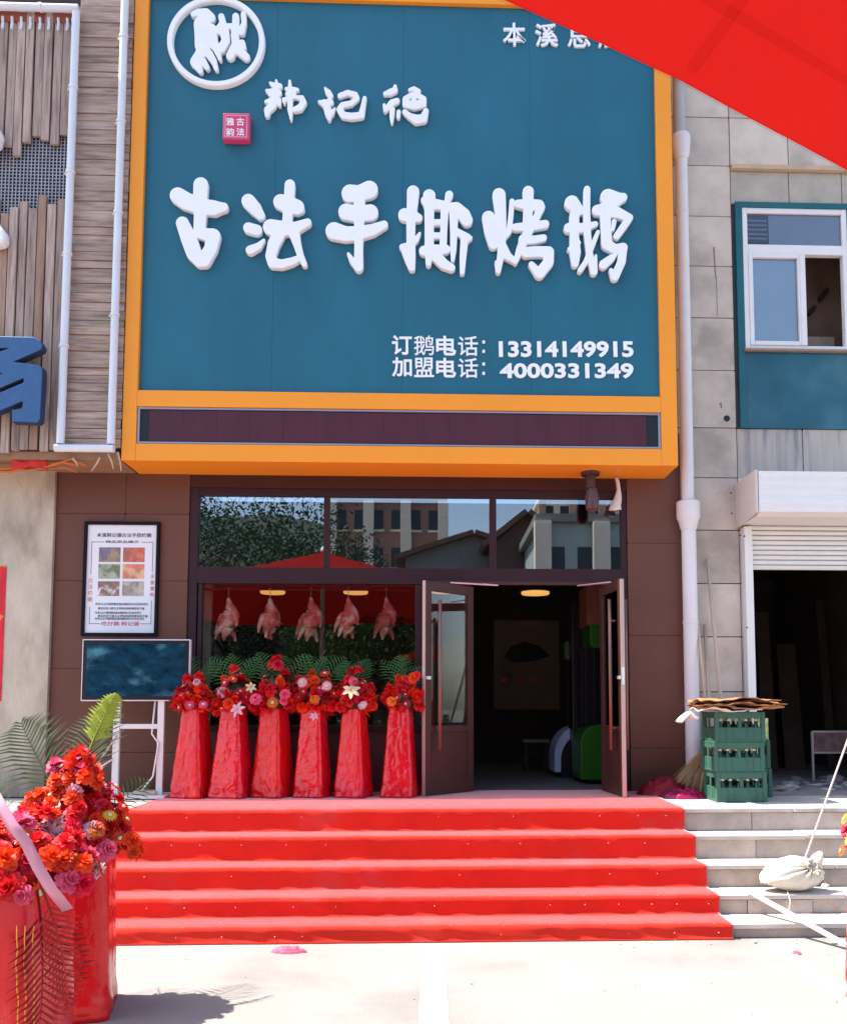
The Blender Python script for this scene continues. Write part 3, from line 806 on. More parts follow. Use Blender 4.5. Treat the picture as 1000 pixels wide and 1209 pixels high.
# led display with its frame and modules
led = MB().box(ix0, ix1, SF+0.03, SF+0.09, zl0, zl1).build('led_display', M_black, sign)
bb = MB(); t_ = 0.022
bb.box(ix0+.004, ix1-.004, SF+0.012, SF+0.03, zl0+0.004, zl0+t_); bb.box(ix0+.004, ix1-.004, SF+0.012, SF+0.03, zl1-t_, zl1-.004)
bb.box(ix0+.004, ix0+.004+t_, SF+0.014, SF+0.03, zl0+t_, zl1-t_); bb.box(ix1-.004-t_, ix1-.004, SF+0.014, SF+0.03, zl0+t_, zl1-t_)
bb.build('led_frame', M_alu, led, bevel=0.003)
nm = 15
lm0, lm1 = ix0+0.11, ix1-0.14
for k in range(nm):
    x0 = lm0+(lm1-lm0)*k/nm; x1 = lm0+(lm1-lm0)*(k+1)/nm
    o = MB().box(x0+.0007, x1-.0007, SF+0.022, SF+0.03, zl0+0.03, zl1-0.03).build('led_module', M_led, led)

# brush characters (traced strokes: x, y, half width in zoomed pixels)
Z1 = (195, 205, 5.556); Z2 = (380, 205, 5.556); Z3 = (565, 210, 5.263)
GU = [[(95,165,52),(150,200,55),(240,235,50),(330,245,48),(395,240,28)], [(245,95,48),(240,200,46),(240,300,40),(235,400,38)],
      [(125,345,42),(165,440,52),(200,540,50),(240,590,42)], [(230,410,32),(320,425,45)], [(325,430,48),(310,510,42),(265,585,45)]]
FA = [[(555,200,45),(600,250,42),(635,295,28)], [(555,375,34),(610,390,34)], [(565,520,28),(620,495,22),(655,455,9)],
      [(825,95,34),(820,180,34),(810,300,32),(805,370,34)], [(765,205,48),(820,225,55),(870,240,48),(890,250,30)],
      [(700,370,50),(780,380,48),(860,375,38),(940,340,25)], [(760,400,42),(720,480,40),(700,560,34),(712,600,34)],
      [(715,603,34),(770,612,29),(840,594,25),(880,575,20)], [(850,400,38),(872,480,26),(892,550,22),(920,612,18)]]
SHOU = [[(190,150,56),(250,150,50),(315,125,55)], [(165,270,52),(240,285,50),(320,275,52)],
        [(85,395,55),(160,415,48),(240,410,45),(330,390,38),(410,355,26)], [(250,180,38),(248,350,32),(245,500,28),(245,630,30)],
        [(245,640,22),(205,590,20),(178,545,10)]]
SI = [[(600,140,40),(595,220,36),(585,330,30),(585,460,28),(590,560,26),(595,640,18)], [(545,290,42),(600,300,40),(635,310,26)],
      [(530,500,20),(580,490,22),(620,450,18),(643,410,8)], [(545,520,22),(560,580,16),(590,640,18)],
      [(705,165,40),(705,250,32),(705,380,30),(705,500,30),(700,610,18)], [(675,195,25),(700,215,30)], [(805,260,26),(800,380,23),(795,500,24)],
      [(700,215,38),(800,228,28)], [(705,340,20),(795,338,18)], [(705,425,20),(795,425,18)], [(670,525,32),(750,520,35),(815,515,28)],
      [(750,560,35),(800,610,32),(850,635,24)], [(835,160,26),(820,210,18)], [(800,235,22),(880,250,42),(930,290,42),(950,325,38)],
      [(865,280,30),(865,400,24),(862,520,20),(858,585,12)], [(890,400,20),(950,440,28),(975,440,12)], [(935,440,26),(925,560,22),(920,665,16)]]
KAO = [[(60,265,40),(75,350,40),(90,430,30)], [(125,125,40),(135,240,34),(140,360,30),(140,470,24),(120,595,16)], [(108,540,10),(118,590,14)],
       [(205,165,16),(197,260,16),(187,350,17),(160,385,14)], [(150,440,22),(175,500,25),(210,525,18)], [(305,105,34),(305,200,30),(300,300,28)],
       [(240,180,24),(310,185,34),(370,190,34)], [(385,200,24),(350,275,22),(290,380,28),(255,460,24),(225,540,14)],
       [(225,325,22),(310,320,28),(410,305,24)], [(275,400,30),(340,402,24),(400,390,20)],
       [(290,480,32),(360,475,32),(430,478,34),(430,540,32),(375,610,32)], [(370,610,28),(325,555,18)]]
E_ = [[(575,175,45),(610,215,35)], [(590,250,30),(590,380,28),(595,480,34),(595,550,22)], [(555,330,30),(640,328,28),(720,305,16)],
      [(590,235,22),(660,220,18)], [(620,420,10),(560,460,14)], [(668,90,20),(665,220,22),(670,360,22),(682,480,20),(710,600,22)],
      [(735,355,12),(700,440,16),(660,540,16),(625,590,16)], [(722,500,8),(715,600,18)], [(800,140,50),(850,150,42),(890,140,26)],
      [(730,220,32),(800,215,46),(870,240,30),(925,265,24)], [(930,265,22),(900,310,22),(850,380,20)], [(835,290,15),(828,340,10)],
      [(780,240,32),(785,340,32),(790,420,34)], [(790,430,32),(840,460,28),(890,450,28)], [(890,455,26),(880,540,26),(840,630,26)],
      [(835,630,22),(815,590,12)], [(770,555,28),(820,515,22),(850,490,8)]]
LY = PNY-0.0005
for nm_, stx, z in (('gu', GU, Z1), ('fa', FA, Z1), ('shou', SHOU, Z2), ('si', SI, Z2), ('kao', KAO, Z3), ('e', E_, Z3)):
    brush('sign_character', stx, *z, LY, 0.065, M_white, sign, bev=0.006)
HAN = [[(100,110,14),(150,140,34),(210,150,34)], [(170,80,13),(185,140,20)], [(60,200,18),(120,225,48),(190,230,46)], [(50,330,18),(130,320,46),(190,320,42),(210,370,20)],
       [(130,370,45),(70,430,42),(65,490,28)], [(330,90,16),(335,200,28),(335,300,30),(335,420,33),(345,545,12)], [(290,180,20),(350,190,35),(420,190,20)],
       [(300,240,24),(380,237,28)], [(255,300,16),(268,350,14)], [(265,310,25),(310,295,28),(400,275,18),(470,290,33),(495,340,33),(450,400,40),(390,425,30)]]
brush('sign_character', HAN, 310, 90, 10, LY, 0.05, M_white, sign, bev=0.008, step=0.35, pad=3)
JI = [[(384.5,107,1.2),(388,112,3.4),(391,116,3)], [(377.5,123,1.5),(384,125,4.4),(391,124,3.6)], [(390,118,2),(390,124,3)], [(387,131,4.3),(389,137,4.6),(389.5,144,2)], [(392,137,3),(396,131,1.2)],
      [(402,116,2.8),(411,112.5,3),(420,115,3.3),(422,119,3),(415,125,3),(405,127,3.3),(401.5,132,3.4),(406,139,3.8),(416,140.5,4),(427,139,3.8),(429,130,3),(431,119,2.4)]]
brush('sign_character', JI, 0, 0, 1, LY, 0.05, M_white, sign, bev=0.008, step=0.35, pad=3)
DE = [[(350,235,22),(410,220,38),(465,195,34),(468,150,20)], [(340,370,18),(355,430,26),(430,345,38),(490,320,32)], [(435,420,30),(430,500,28),(430,580,14)],
      [(510,450,24),(505,510,22)], [(640,190,18),(690,180,27),(740,210,30)], [(590,300,34),(640,265,30),(690,250,34),(740,262,30),(800,300,36),(800,360,36),(690,385,38),(590,360,36),(590,300,34)], [(690,250,26),(690,330,26)],
      [(610,335,18),(770,335,18)], [(580,450,28),(640,500,35),(720,540,52),(800,530,48),(830,440,32)]]
brush('sign_character', DE, 420, 90, 10, LY, 0.05, M_white, sign, bev=0.008, step=0.35, pad=3)
# crest: brush figure in a ring
CR = [[(305,160,22),(350,145,32),(420,150,42),(460,190,44)], [(390,250,76),(395,350,74),(395,440,72)], [(470,300,50),(470,400,55),(515,460,36),(548,565,16)],
      [(370,520,48),(330,590,50),(372,672,22)], [(395,590,34),(432,640,22)], [(450,520,36),(490,580,28),(515,655,18)],
      [(560,180,27),(575,240,30),(535,300,34),(590,320,40),(600,400,38),(560,470,36)], [(590,270,26),(680,270,26)], [(690,180,30),(690,260,32),(682,350,36),(690,430,34),(640,535,36)], [(760,160,24),(765,240,22),(740,315,32)],
      [(745,420,30),(765,460,20)], [(700,470,38),(785,545,32)]]
brush('crest_figure', CR, 190, 0, 7.692, LY, 0.055, M_white, sign, bev=0.008, step=0.45, pad=4)
rc = P(256.5, 52, LY); ro_ = (P(314, 52, LY).x-P(199, 52, LY).x)/2; rv = (P(256, -1, LY).z-P(256, 106, LY).z)/2
bb = MB(); N = 64; vs = []; fs = []
for k in range(N):
    a = 2*PI*k/N
    for (q, yy) in ((1.0, 0), (1.0, -0.045), (0.985, -0.055), (0.895, -0.055), (0.88, -0.045), (0.88, 0)):
        vs.append((rc.x+ro_*q*math.cos(a), LY+yy, rc.z+rv*q*math.sin(a)))
for k in range(N):
    for j in range(6):
        k2 = (k+1) % N; j2 = (j+1) % 6
        fs.append((k*6+j, k*6+j2, k2*6+j2, k2*6+j))
bb.add(vs, fs); bb.build('crest_ring', M_white, sign, auto=True)
# red seal block with four characters
a = P(263, 164, LY-0.07); c = P(295, 134, LY-0.07)
seal = MB().box(a.x, c.x, LY-0.075, LY, a.z, c.z).build('seal_block', M_seal, sign, bevel=0.006)
for ch, x0, y0 in (('古', 279.5, 139), ('法', 279.5, 151), ('雅', 267.5, 139), ('韵', 267.5, 151)):
    text_px('seal_character', ch, x0, x0+9, y0, y0+9, LY-0.0745, M_white, seal, 0.02, 0.006)
bb = MB(); fr = 0.008
for z in (a.z+0.02, c.z-0.02-fr): bb.box(a.x+.02, c.x-.02, LY-.078, LY-.0745, z, z+fr)
for x in (a.x+.02, c.x-.02-fr): bb.box(x, x+fr, LY-.078, LY-.0745, a.z+.02+fr, c.z-.02-fr)
bb.build('seal_border', mat('seal_pale', (0.7, 0.35, 0.45), 0.5), seal)
# printed lines of the sign
for k, ch in enumerate('订鹅电话'): text_px('phone_label', ch, 463+26*k, 463+26*k+23.5, 396+.4*k, 419+.4*k, PNY, M_white, sign, {'鹅': .008, '话': .012}.get(ch, .035), 0.012)
for k, ch in enumerate('加盟电话'): text_px('phone_label', ch, 463+26*k, 463+26*k+23.5, 422+.4*k, 445+.4*k, PNY, M_white, sign, {'盟': .02, '话': .012}.get(ch, .035), 0.012)
for yy in (404, 415, 430, 441): 
    p = P(571, yy, PNY); MB().box(p.x-.012, p.x+.012, PNY-.012, PNY, p.z-.014, p.z+.014).build('colon_dot', M_white, sign)
text_px('phone_number', '13314149915', 589, 748, 403, 422, PNY, M_white, sign, 0.055, 0.012)
text_px('phone_number', '4000331349', 590, 748, 429, 447, PNY, M_white, sign, 0.055, 0.012)
for ch, x0 in (('本', 594), ('溪', 632), ('总', 670), ('店', 706)):
    text_px('branch_character', ch, x0, x0+27, 28+(x0-594)*0.02, 55+(x0-594)*0.02, PNY, M_white, sign, 0.03, 0.02)

# ================================================================ LEFT NEIGHBOUR: timber-clad upper front over a cement wall
TY = -0.50
tb = thing('timber_shopfront', 'weathered plank-clad shopfront with wire mesh and white tubes, left of the sign', 'building', (-4.6, TY+0.25, zs(540, TY)))
xL = -8.5
xT0, xT1 = xs(83, TY, 300), xs(141, TY, 300)
zTb = zs(534, TY, 100); zTt = zs(-40, TY, 100)
bk = MB(); bk.box(xL, sxl-0.03, TY+0.06, 0.0, zTb+0.02, zTt); bk.build('backing', M_dark, tb)
MB().box(xL, sxl-0.03, TY+0.04, 0.02, zTb-0.06, zTb+0.015).build('soffit', mat('soffit_wood', (0.30, 0.17, 0.10), 0.8, 0.2, 5), tb)
MB().box(xL, sxl-0.03, 0.0, 0.3, zTb, 8.4).build('rear_wall', M_oldwall, tb)
upper_bot = [172, 184, 168, 160, 165, 169, 158, 152]; lower_top = [252, 245, 237, 246, 230, 240, 233, 228]
pitch = 11.1
rd = random.Random(4)
for k in range(-9, 8):
    px0 = -2+pitch*k+1.0; px1 = px0+pitch-1.4+rd.uniform(-0.8, 0.4)
    ub = upper_bot[k] if k >= 0 else 165+rd.uniform(-12, 16)
    lt = lower_top[k] if k >= 0 else 245+rd.uniform(-12, 12)
    x0, x1 = xs(px0, TY, 300), xs(px1, TY, 300)
    if x1 > xT0-0.05: x1 = xT0-0.05
    dy = rd.uniform(-0.012, 0.012)
    piece('plank', M_wood, tb, x0, x1, TY+dy, TY+0.03+dy, zs(ub, TY, 40), zs(14, TY, 40), (0, rd.uniform(-.004, .004), 0))
    dy = rd.uniform(-0.012, 0.012)
    piece('plank', M_wood if rd.random() < .7 else M_woodb, tb, x0, x1, TY+dy, TY+0.03+dy, zs(533+rd.uniform(-3, 2), TY, 40), zs(lt, TY, 40), (0, rd.uniform(-.004, .004), 0))  # some lower planks coloured for orange bounce light
    hk = MB(); xm = (x0+x1)/2
    hk.tube([(xm, TY-0.02, zs(36, TY, 40)), (xm+.01, TY-0.03, zs(30, TY, 40)), (xm, TY-0.02, zs(22, TY, 40))], 0.012, 6)
    hk.build('plank_hook', M_tube, tb)
piece('plank', M_wood, tb, xT0-0.045, xT0-0.004, TY+0.01, TY+0.04, zTb+0.01, zs(12, TY, 40))
# wire mesh between the two rows
wm = MB(); z0, z1 = zs(268, TY, 40), zs(140, TY, 40); wx0, wx1 = xs(-100, TY, 200), xT0-0.05
st = 0.034
x = wx0
while x < wx1:
    wm.box(x, x+0.010, TY+0.036, TY+0.042, z0, z1); x += st
z = z0
while z < z1:
    wm.box(wx0, wx1, TY+0.043, TY+0.049, z, z+0.010); z += st
wm.build('wire_mesh', M_wire, tb)
# flat planks between the tubes
z = zTb+0.05; 
while z < zTt:
    hgt = rd.uniform(0.068, 0.098)
    dy = rd.uniform(-0.010, 0.010)
    piece('plank', M_woodh, tb, xT0+0.01, sxl-0.012+rd.uniform(-.004, .004), TY+dy, TY+0.03+dy, z+0.003, z+hgt-0.003)
    z += hgt
# white tubes with clips
def tube_part(p, q, clips):
    o = MB().tube([p, q], 0.036, 12).build('light_tube', M_tube, tb, smooth=True, auto=True)
    for t in clips:
        c = Vector(p).lerp(Vector(q), t); d = (Vector(q)-Vector(p)).normalized()
        MB().tube([c-d*0.012, c+d*0.012], 0.043, 12).tube([c+Vector((0, 0.04, 0)), c+Vector((-0.07, 0.04, 0.01))], 0.010, 6).build('tube_clip', M_whitep, o)
tY = TY-0.06
tube_part((xT0, tY, zTb+0.06), (xT0, tY, zs(14, tY, 90)), (0.22, 0.43, 0.62, 0.82))
tube_part((xT1, tY, zTb+0.06), (xT1, tY, zTt), (0.26, 0.47, 0.66, 0.84))
tube_part((xT0-0.05, tY, zTb+0.02), (xT1+0.03, tY, zTb+0.02), ())
tube_part((xL, tY, zs(8, tY, 40)), (xT0+0.02, tY, zs(8, tY, 40)), (0.8, 0.93))
MB().box(xL, xT0-0.05, TY-0.01, TY+0.03, zs(26, TY, 40), zs(15, TY, 40)).build('red_trim', mat('rust_trim', (0.28, 0.07, 0.04), 0.7, 0.25, 8), tb)
# neighbour's blue sign character and white lettering (their right ends show)
D = sdf_strokes([], polys=[[(-40,401),(46,403),(53,407),(56,413),(54,418),(22,432),(50,435),(55,438),(56,443),(53,499),(50,503),(20,502),(20,488),(32,487),(33,478),(-40,508)]],
                subs=[[(-60,421),(-60,416),(17,416),(6,420)], [(-60,456),(0,445),(10,445),(0,450)], [(-60,496),(-60,491),(34,451),(34,456)]])
bl = solid_from_loops('blue_sign_character', contours(*D), TY-0.10, 0.10, 0.006, M_blue, None, M_bluside)
props(bl, 'big blue three-dimensional character fixed on the weathered planks', 'sign letter')
lg = MB()
for px, py in ((-12, 408), (45, 470), (45, 492)):
    p = P(px, py, TY-0.1); lg.tube([(p.x, TY-0.099, p.z), (p.x, TY+0.03, p.z)], 0.012, 6)
lg.build('standoff', M_alu, bl)
for (pts, lab) in (([[(-25,150,14),(-6,166,12)], [(-30,168,10),(-3,172,8)]], 'white rounded letter end at the left edge beside the wire mesh'),
                   ([[(-30,262,14),(-8,276,13),(2,284,10)], [(-20,290,8),(4,287,8)]], 'white rounded letter end at the left edge above the blue character')):
    o = brush('white_sign_character', pts, 0, 0, 1, TY-0.02, 0.12, M_white, None, bev=0.02)
    props(o, lab, 'sign letter')
# cement wall under the timber
cw = thing('cement_wall', 'stained old cement wall under the plank-clad front', 'wall', (-5.8, 0.1, LAND))
MB().box(xL, xa-0.004, -0.06, 0.3, LAND-0.02, zTb-0.06).build('wall_face', M_oldwall, cw)
# red paper couplet at the left edge
a = P(-16, 828, -0.07); c = P(7.5, 668, -0.07)
cpl = thing('paper_couplet', 'red and gold paper couplet strip pasted on the cement wall', 'paper strip', ((a.x+c.x)/2, -0.07, a.z))
MB().box(a.x, c.x, -0.066, -0.0605, a.z, c.z).build('paper', M_redpaper, cpl)
for k in range(5):
    zz = c.z-0.10-k*0.26
    MB().box(a.x+0.06, c.x-0.07, -0.069, -0.0665, zz-0.07, zz).build('gold_mark', mat('gold_ink', (0.6, 0.36, 0.08), 0.5), cpl)
# tangled wire and red rag under the timber
pts = [P(-20, 556, -0.35), P(10, 557, -0.37), P(35, 553, -0.40), P(55, 549, -0.42), P(75, 546, -0.44), P(90, 549, -0.46)]
tw = thing('tangled_wire', 'orange wire and red rag dangling under the plank cladding', 'wire', pts[3])
MB().tube(pts, 0.012, 6).tube([p+Vector((0.0, .03, .04-.02*i)) for i, p in enumerate(pts)], 0.009, 6).tube([p+Vector((0.02*i, -.02, .03*math.sin(i*2))) for i, p in enumerate(pts)], 0.010, 6).build('wire', M_orangewire, tw, smooth=True)
bb = MB(); vs = []; fs = []
p0 = P(15, 541, -0.42); nx, nz = 12, 5
for j in range(nz):
    for i in range(nx):
        q = Vector((p0.x+i*0.03, p0.y-0.02+0.03*noise.noise((i*.5, j*.7, 2)), p0.z-j*0.022-0.02*noise.noise((i*.4, 5, 1))-0.004*abs(i-6)*(j > 3)))
        vs.append(q)
for j in range(nz-1):
    for i in range(nx-1): fs.append((j*nx+i, (j+1)*nx+i, (j+1)*nx+i+1, j*nx+i+1))
bb.add(vs, fs); o = bb.build('rag', mat('red_rag', (0.55, 0.03, 0.02), 0.8, 0.2, 20), tw, smooth=True); o.modifiers.new('t', 'SOLIDIFY').thickness = 0.006
for k, (x0, y0, x1, y1) in enumerate([(86, 541, 92, 551), (118, 540, 108, 556), (128, 536, 134, 554), (139, 534, 143, 556)]):
    o = MB().tube([P(x0, y0, -0.48), P((x0+x1)/2+1, (y0+y1)/2, -0.485), P(x1, y1, -0.48)], [0.012, 0.008, 0.004], 6).build('loose_end', M_pole, tw)

# ================================================================ RIGHT NEIGHBOUR: concrete tiles, teal window, roller shutter
RY = 0.06
rb = thing('concrete_building', 'grey concrete-tiled building with a teal window and roller shutter', 'building', (4.0, RY, LAND))
xr0 = xb_+0.003
xc = [xr0, xs(862, RY, 200), xs(930, RY, 170), xs(993, RY, 190), xs(1062, RY, 190)]
rows = [-42, 18, 78, 138, 195, 255, 314, 375, 437, 505, 564, 626, 689, 752, 817, 880]
zrow = [zs(r, RY, 840) for r in rows]+[LAND-0.02]
xo0 = xs(886, RY, 720); xo1 = xs(1110, RY, 720)      # shutter opening
zo1 = zs(612, RY, 900)
xt0 = xs(869, RY, 330); xt1 = xs(1055, RY, 330)      # teal surround
ztt, ztb = zs(240, RY, 900), zs(506, RY, 900)
core = MB()
core.box(xr0, xt0, RY+0.035, RY+0.4, LAND-0.02, 8.5); core.box(xt0, 9.5, RY+0.035, RY+0.4, ztt, 8.5)
core.box(xt1, 9.5, RY+0.035, RY+0.4, LAND-.02, ztt)
core.box(xt0, xt1, RY+0.035, RY+0.4, zo1-0.02, ztb)
core.box(xt0, xo0, RY+0.035, RY+0.4, LAND-0.02, zo1-0.02); core.box(xo1, xt1+0.001, RY+0.036, RY+0.39, LAND-0.02, zo1-0.02)
core.build('wall_core', M_joint, rb)
J = 0.005
def tile(x0, x1, z0, z1, m=M_tile):
    dy = rd.uniform(-0.003, 0.003)
    piece('wall_tile', m, rb, x0+J, x1-J, RY+dy, RY+0.05, z0+J, z1-J)
xA1 = xs(862, RY, 200)
for z1, z0 in zip(zrow[:-1], zrow[1:]):
    tile(xr0, xA1, z0, z1)
xcol = [xA1, xc[2], xc[3], xc[4], xc[4]+0.55, xc[4]+1.1, xc[4]+1.65, xc[4]+2.2, xc[4]+2.75]
for z1, z0 in zip(zrow[0:4], zrow[1:5]):
    for x0, x1 in zip(xcol[:-1], xcol[1:]): tile(x0, x1, z0, z1)
zl_top = zrow[4]; 
xcolb = [xA1, xc[2], xc[3], xc[4]]
for x0, x1 in zip(xcol[:-1], xcol[1:]):
    piece('wall_tile', M_lintel, rb, x0+J, x1-J, RY+0.008, RY+0.05, ztt, zl_top-0.055)
piece('ledge', mat('ledge_shadow_tone', (0.50, 0.37, 0.25), 0.8, 0.15, 6), rb, xA1+.003, 9.4, RY-0.045, RY+0.05, zl_top-0.05, zl_top-0.004)  # orange-beige colour carries the shadow tone of the lintel band
for x0, x1 in zip([xA1, xs(948, RY, 530), xs(1015, RY, 530), xs(1082, RY, 530)][:-1], [xA1, xs(948, RY, 530), xs(1015, RY, 530), xs(1082, RY, 530)][1:]):
    tile(x0, x1, zo1+0.002, zs(506, RY, 900), M_tilestain)
for z1, z0 in zip(zrow[10:-1], zrow[11:]):
    tile(xA1, xo0, z0, z1)
for z1, z0 in zip(zrow[4:-1], zrow[5:]):
    tile(xt1, xt1+0.55, z0, z1); tile(xt1+0.55, xt1+1.1, z0, z1)
# pipe hole and drips on the tiles
p = P(858, 494, RY); MB().lathe([(0.035, -0.001), (0.03, 0.001)], 14, (0, 0, 0))
hb = MB(); hv = []
for k in range(14): hv.append((p.x+0.032*math.cos(2*PI*k/14), RY-0.006, p.z+0.032*math.sin(2*PI*k/14)))
hb.add(hv+[(x, RY+0.0, z) for x, y, z in hv], [tuple(range(14))]+[(k, k+14, (k+1) % 14+14, (k+1) % 14) for k in range(14)]); hb.build('pipe_hole', M_black, rb)
sb = MB()
for (x0, y0, x1, y1, w0) in ((843, 292, 845, 327, 0.009), (846, 327, 847, 372, 0.003), (851, 476, 852, 481, 0.012)):
    q0, q1 = P(x0, y0, RY-0.0045), P(x1, y1, RY-0.0045)
    sb.prism([(q0.x-w0, q0.z), (q0.x+w0*.6, q0.z+.01), (q1.x+w0*.6, q1.z), (q1.x-w0*.4, q1.z-.01)], RY-0.0045, RY-0.001)
sb.build('rust_stain', mat('rust_mark', (0.24, 0.18, 0.14), 0.9, 0.3, 30), rb)

# teal window
win = MB()
d0, d1 = RY-0.03, RY+0.10
wx0, wx1 = xs(877, RY, 330), xs(1001, RY, 330)
wz1, wz0 = zs(247, RY, 940), zs(415, RY, 940)
win.box(xt0, xt1, d0, d1, wz1, ztt); win.box(xt0, wx0, d0+.002, d1, ztb, wz1); win.box(wx1, xt1, d0+.002, d1, ztb, wz1)
window = win.build('window', M_tealpaint, rb)
MB().box(wx0, wx1, RY-0.015, RY+0.02, ztb, wz0-0.012).build('spandrel_panel', M_tealpanel, window)
MB().box(wx0-0.02, wx1, RY-0.06, RY+0.02, wz0-0.016, wz0+0.006).build('window_ledge', mat('ledge_brown', (0.30, 0.2, 0.15), 0.8), window)
t_ = 0.055
zm0, zm1 = zs(301, RY, 940), zs(290, RY, 940)
wf0, wf1 = RY-0.02, RY+0.05
def wbar(x0, x1, z0, z1, e=0.0, nm='frame_bar', m=M_whitep): MB().box(x0, x1, wf0-e, wf1, z0, z1).build(nm, m, window, bevel=0.006)
wbar(wx0, wx0+t_, wz0, wz1); wbar(wx1-t_, wx1, wz0, wz1)
wbar(wx0+t_, wx1-t_, wz1-t_, wz1, -.002); wbar(wx0+t_, wx1-t_, wz0+.007, wz0+t_, -.002); wbar(wx0+t_, wx1-t_, zm0, zm1, -.002)
xmid = xs(947, RY, 350)
wbar(xmid-0.03, xmid+0.03, wz0+t_, zm0, 0.012, 'sash_bar'); 
sx0, sx1, sz0, sz1 = wx0+t_, xmid-0.03, wz0+t_, zm0
for (a0, a1, b0, b1) in ((sx0, sx0+.045, sz0, sz1), (sx1-.02, sx1, sz0, sz1), (sx0+.045, sx1-.02, sz1-.045, sz1), (sx0+.045, sx1-.02, sz0, sz0+.045)):
    wbar(a0, a1, b0, b1, 0.008, 'sash_bar')
MB().box(sx0+.045, sx1-.02, RY+0.005, RY+0.01, sz0+.045, sz1-.045).build('pane', G_house, window)
MB().box(wx0+t_, wx1-t_, RY+0.006, RY+0.011, zm1, wz1-t_).build('pane', G_house, window)
c_bl = xs(908, RY, 270)
M_skyrefl = mat('sky_reflection_blue', (0.52, 0.70, 0.86), 0.6, 0.05, 2)  # pale panels behind the panes stand in for reflected sky
MB().box(sx0+.046, sx1-.021, RY+0.012, RY+0.016, sz0+.046, sz1-.046).build('blind', M_skyrefl, window)
MB().box(c_bl, wx1-t_-.001, RY+0.014, RY+0.018, zm1+.001, wz1-t_-.001).build('blind', mat('grey_blind', (0.33, 0.40, 0.50), 0.6, 0.1, 3), window)  # greyer painted sky reflection behind the upper pane
a = P(878, 283, RY); c = P(907, 252, RY)
vb = MB().box(a.x, c.x, RY+0.03, RY+0.13, a.z, c.z-0.02).build('vent_box', mat('vent_dark', (0.03, 0.035, 0.055), 0.5), window)
for k in range(5):
    zz = a.z+(c.z-a.z)*(k+.5)/6
    MB().box(a.x+.01, c.x-.01, RY+0.022, RY+0.03, zz, zz+0.014).build('louvre', M_alu, vb)
# room behind the open sash
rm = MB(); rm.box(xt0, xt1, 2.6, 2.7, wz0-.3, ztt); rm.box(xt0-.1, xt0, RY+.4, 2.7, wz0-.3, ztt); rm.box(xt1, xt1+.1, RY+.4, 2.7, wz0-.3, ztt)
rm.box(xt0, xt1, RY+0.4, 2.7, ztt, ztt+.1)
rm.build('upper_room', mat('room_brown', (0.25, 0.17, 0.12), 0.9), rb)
MB().box(xmid-.3, wx1+.3, 0.62, 0.66, wz0-.3, zm1+.3).build('added_inner_board', mat('inner_board_brown', (0.26, 0.17, 0.12), 0.8, .3, 3), rb)  # added brown board, set close behind the window to catch light
MB().box(xmid+.05, wx1-.02, 0.40, 0.55, wz0-.3, wz0+0.16).build('room_clutter', mat('clutter', (0.10, 0.06, 0.045), 0.8, .4, 8), rb)
MB().box(xmid+.05, wx1-.02, 0.36, 0.56, wz0+.161, wz0+0.30).build('room_shelf', mat('room_shelf', (0.34, 0.26, 0.19), 0.8, .3, 8), rb)
for (x0, y0, x1, y1) in ((977, 341, 967, 354), (962, 362, 954, 371)):
    q0, q1 = P(x0, y0, .58), P(x1, y1, .58); MB().tube([q0, q1], .022, 8).build('wall_bracket', M_dark, rb)
MB().box(xt0, xt1, RY+0.02, 2.7, wz0-0.4, wz0-0.3).build('upper_floor', M_int, rb)

# roller shutter: hood, slats, guide
sh = thing('roller_shutter', 'white roller shutter half rolled up under its hood', 'shutter', (4.5, 0, zo1))
SH = -0.48
hx0 = xs(892, SH, 580); hx1 = xo1+0.2
hz1, hz0 = zs(556, SH, 900), zs(604, SH, 900)
prof = [(RY-0.004, hz1), (SH, hz1), (SH, hz0), (SH+0.10, hz0-0.02), (RY-0.004, hz0-0.02)]
def xprism(mb, prof, x0, x1):
    n = len(prof); vs = [(x0, y, z) for y, z in prof]+[(x1, y, z) for y, z in prof]
    fs = [tuple(range(n)), tuple(range(2*n-1, n-1, -1))]+[(i, i+n, (i+1) % n+n, (i+1) % n) for i in range(n)]
    mb.add(vs, [tuple(reversed(f)) for f in fs]); return mb
ribs = []
nr = 9
for k in range(nr+1):
    z = hz1-(hz1-hz0)*k/nr
    ribs += [(SH-(0.006 if k % 2 else 0.0), z-0.002), (SH-(0.0 if k % 2 else 0.006), z-0.012)]
xprism(MB(), [(RY-0.004, hz1)]+[(SH, hz1)]+ribs[1:-2]+[(SH, hz0), (SH+0.08, hz0-0.03), (RY-0.004, hz0-0.03)], hx0+0.03, hx1).build('hood', M_shutter, sh)
xprism(MB(), [(RY-0.004, hz1+0.01), (SH-0.012, hz1+0.01), (SH-0.012, hz0-0.01), (RY-0.004, hz0-0.05)], hx0-0.004, hx0+0.02).build('hood_end', M_boxside, sh, bevel=.003)
MB().box(hx0+0.02, hx0+0.03, SH+.03, RY-.01, hz0, hz1-.02).build('hood_gap', M_dark, sh)
z1 = hz0-0.03; zbot = zs(673, 0, 940); ns = 9
for k in range(ns):
    za = z1-(z1-zbot)*k/ns; zb2 = z1-(z1-zbot)*(k+1)/ns; hgt = za-zb2
    pr = [(0.02, za-.002), (0.0, za-.004), (-0.014, za-hgt*.3), (-0.016, za-hgt*.55), (-0.002, za-hgt*.86), (0.004, zb2+.003), (0.02, zb2+.002)]
    xprism(MB(), pr, xo0-0.03, hx1).build('slat', M_shutter, sh, auto=False)
MB().box(xo0-0.085, xo0-0.005, -0.055, RY-.004, LAND, hz0-0.051).build('guide_rail', M_shutter, sh, bevel=.005)
bb = MB()
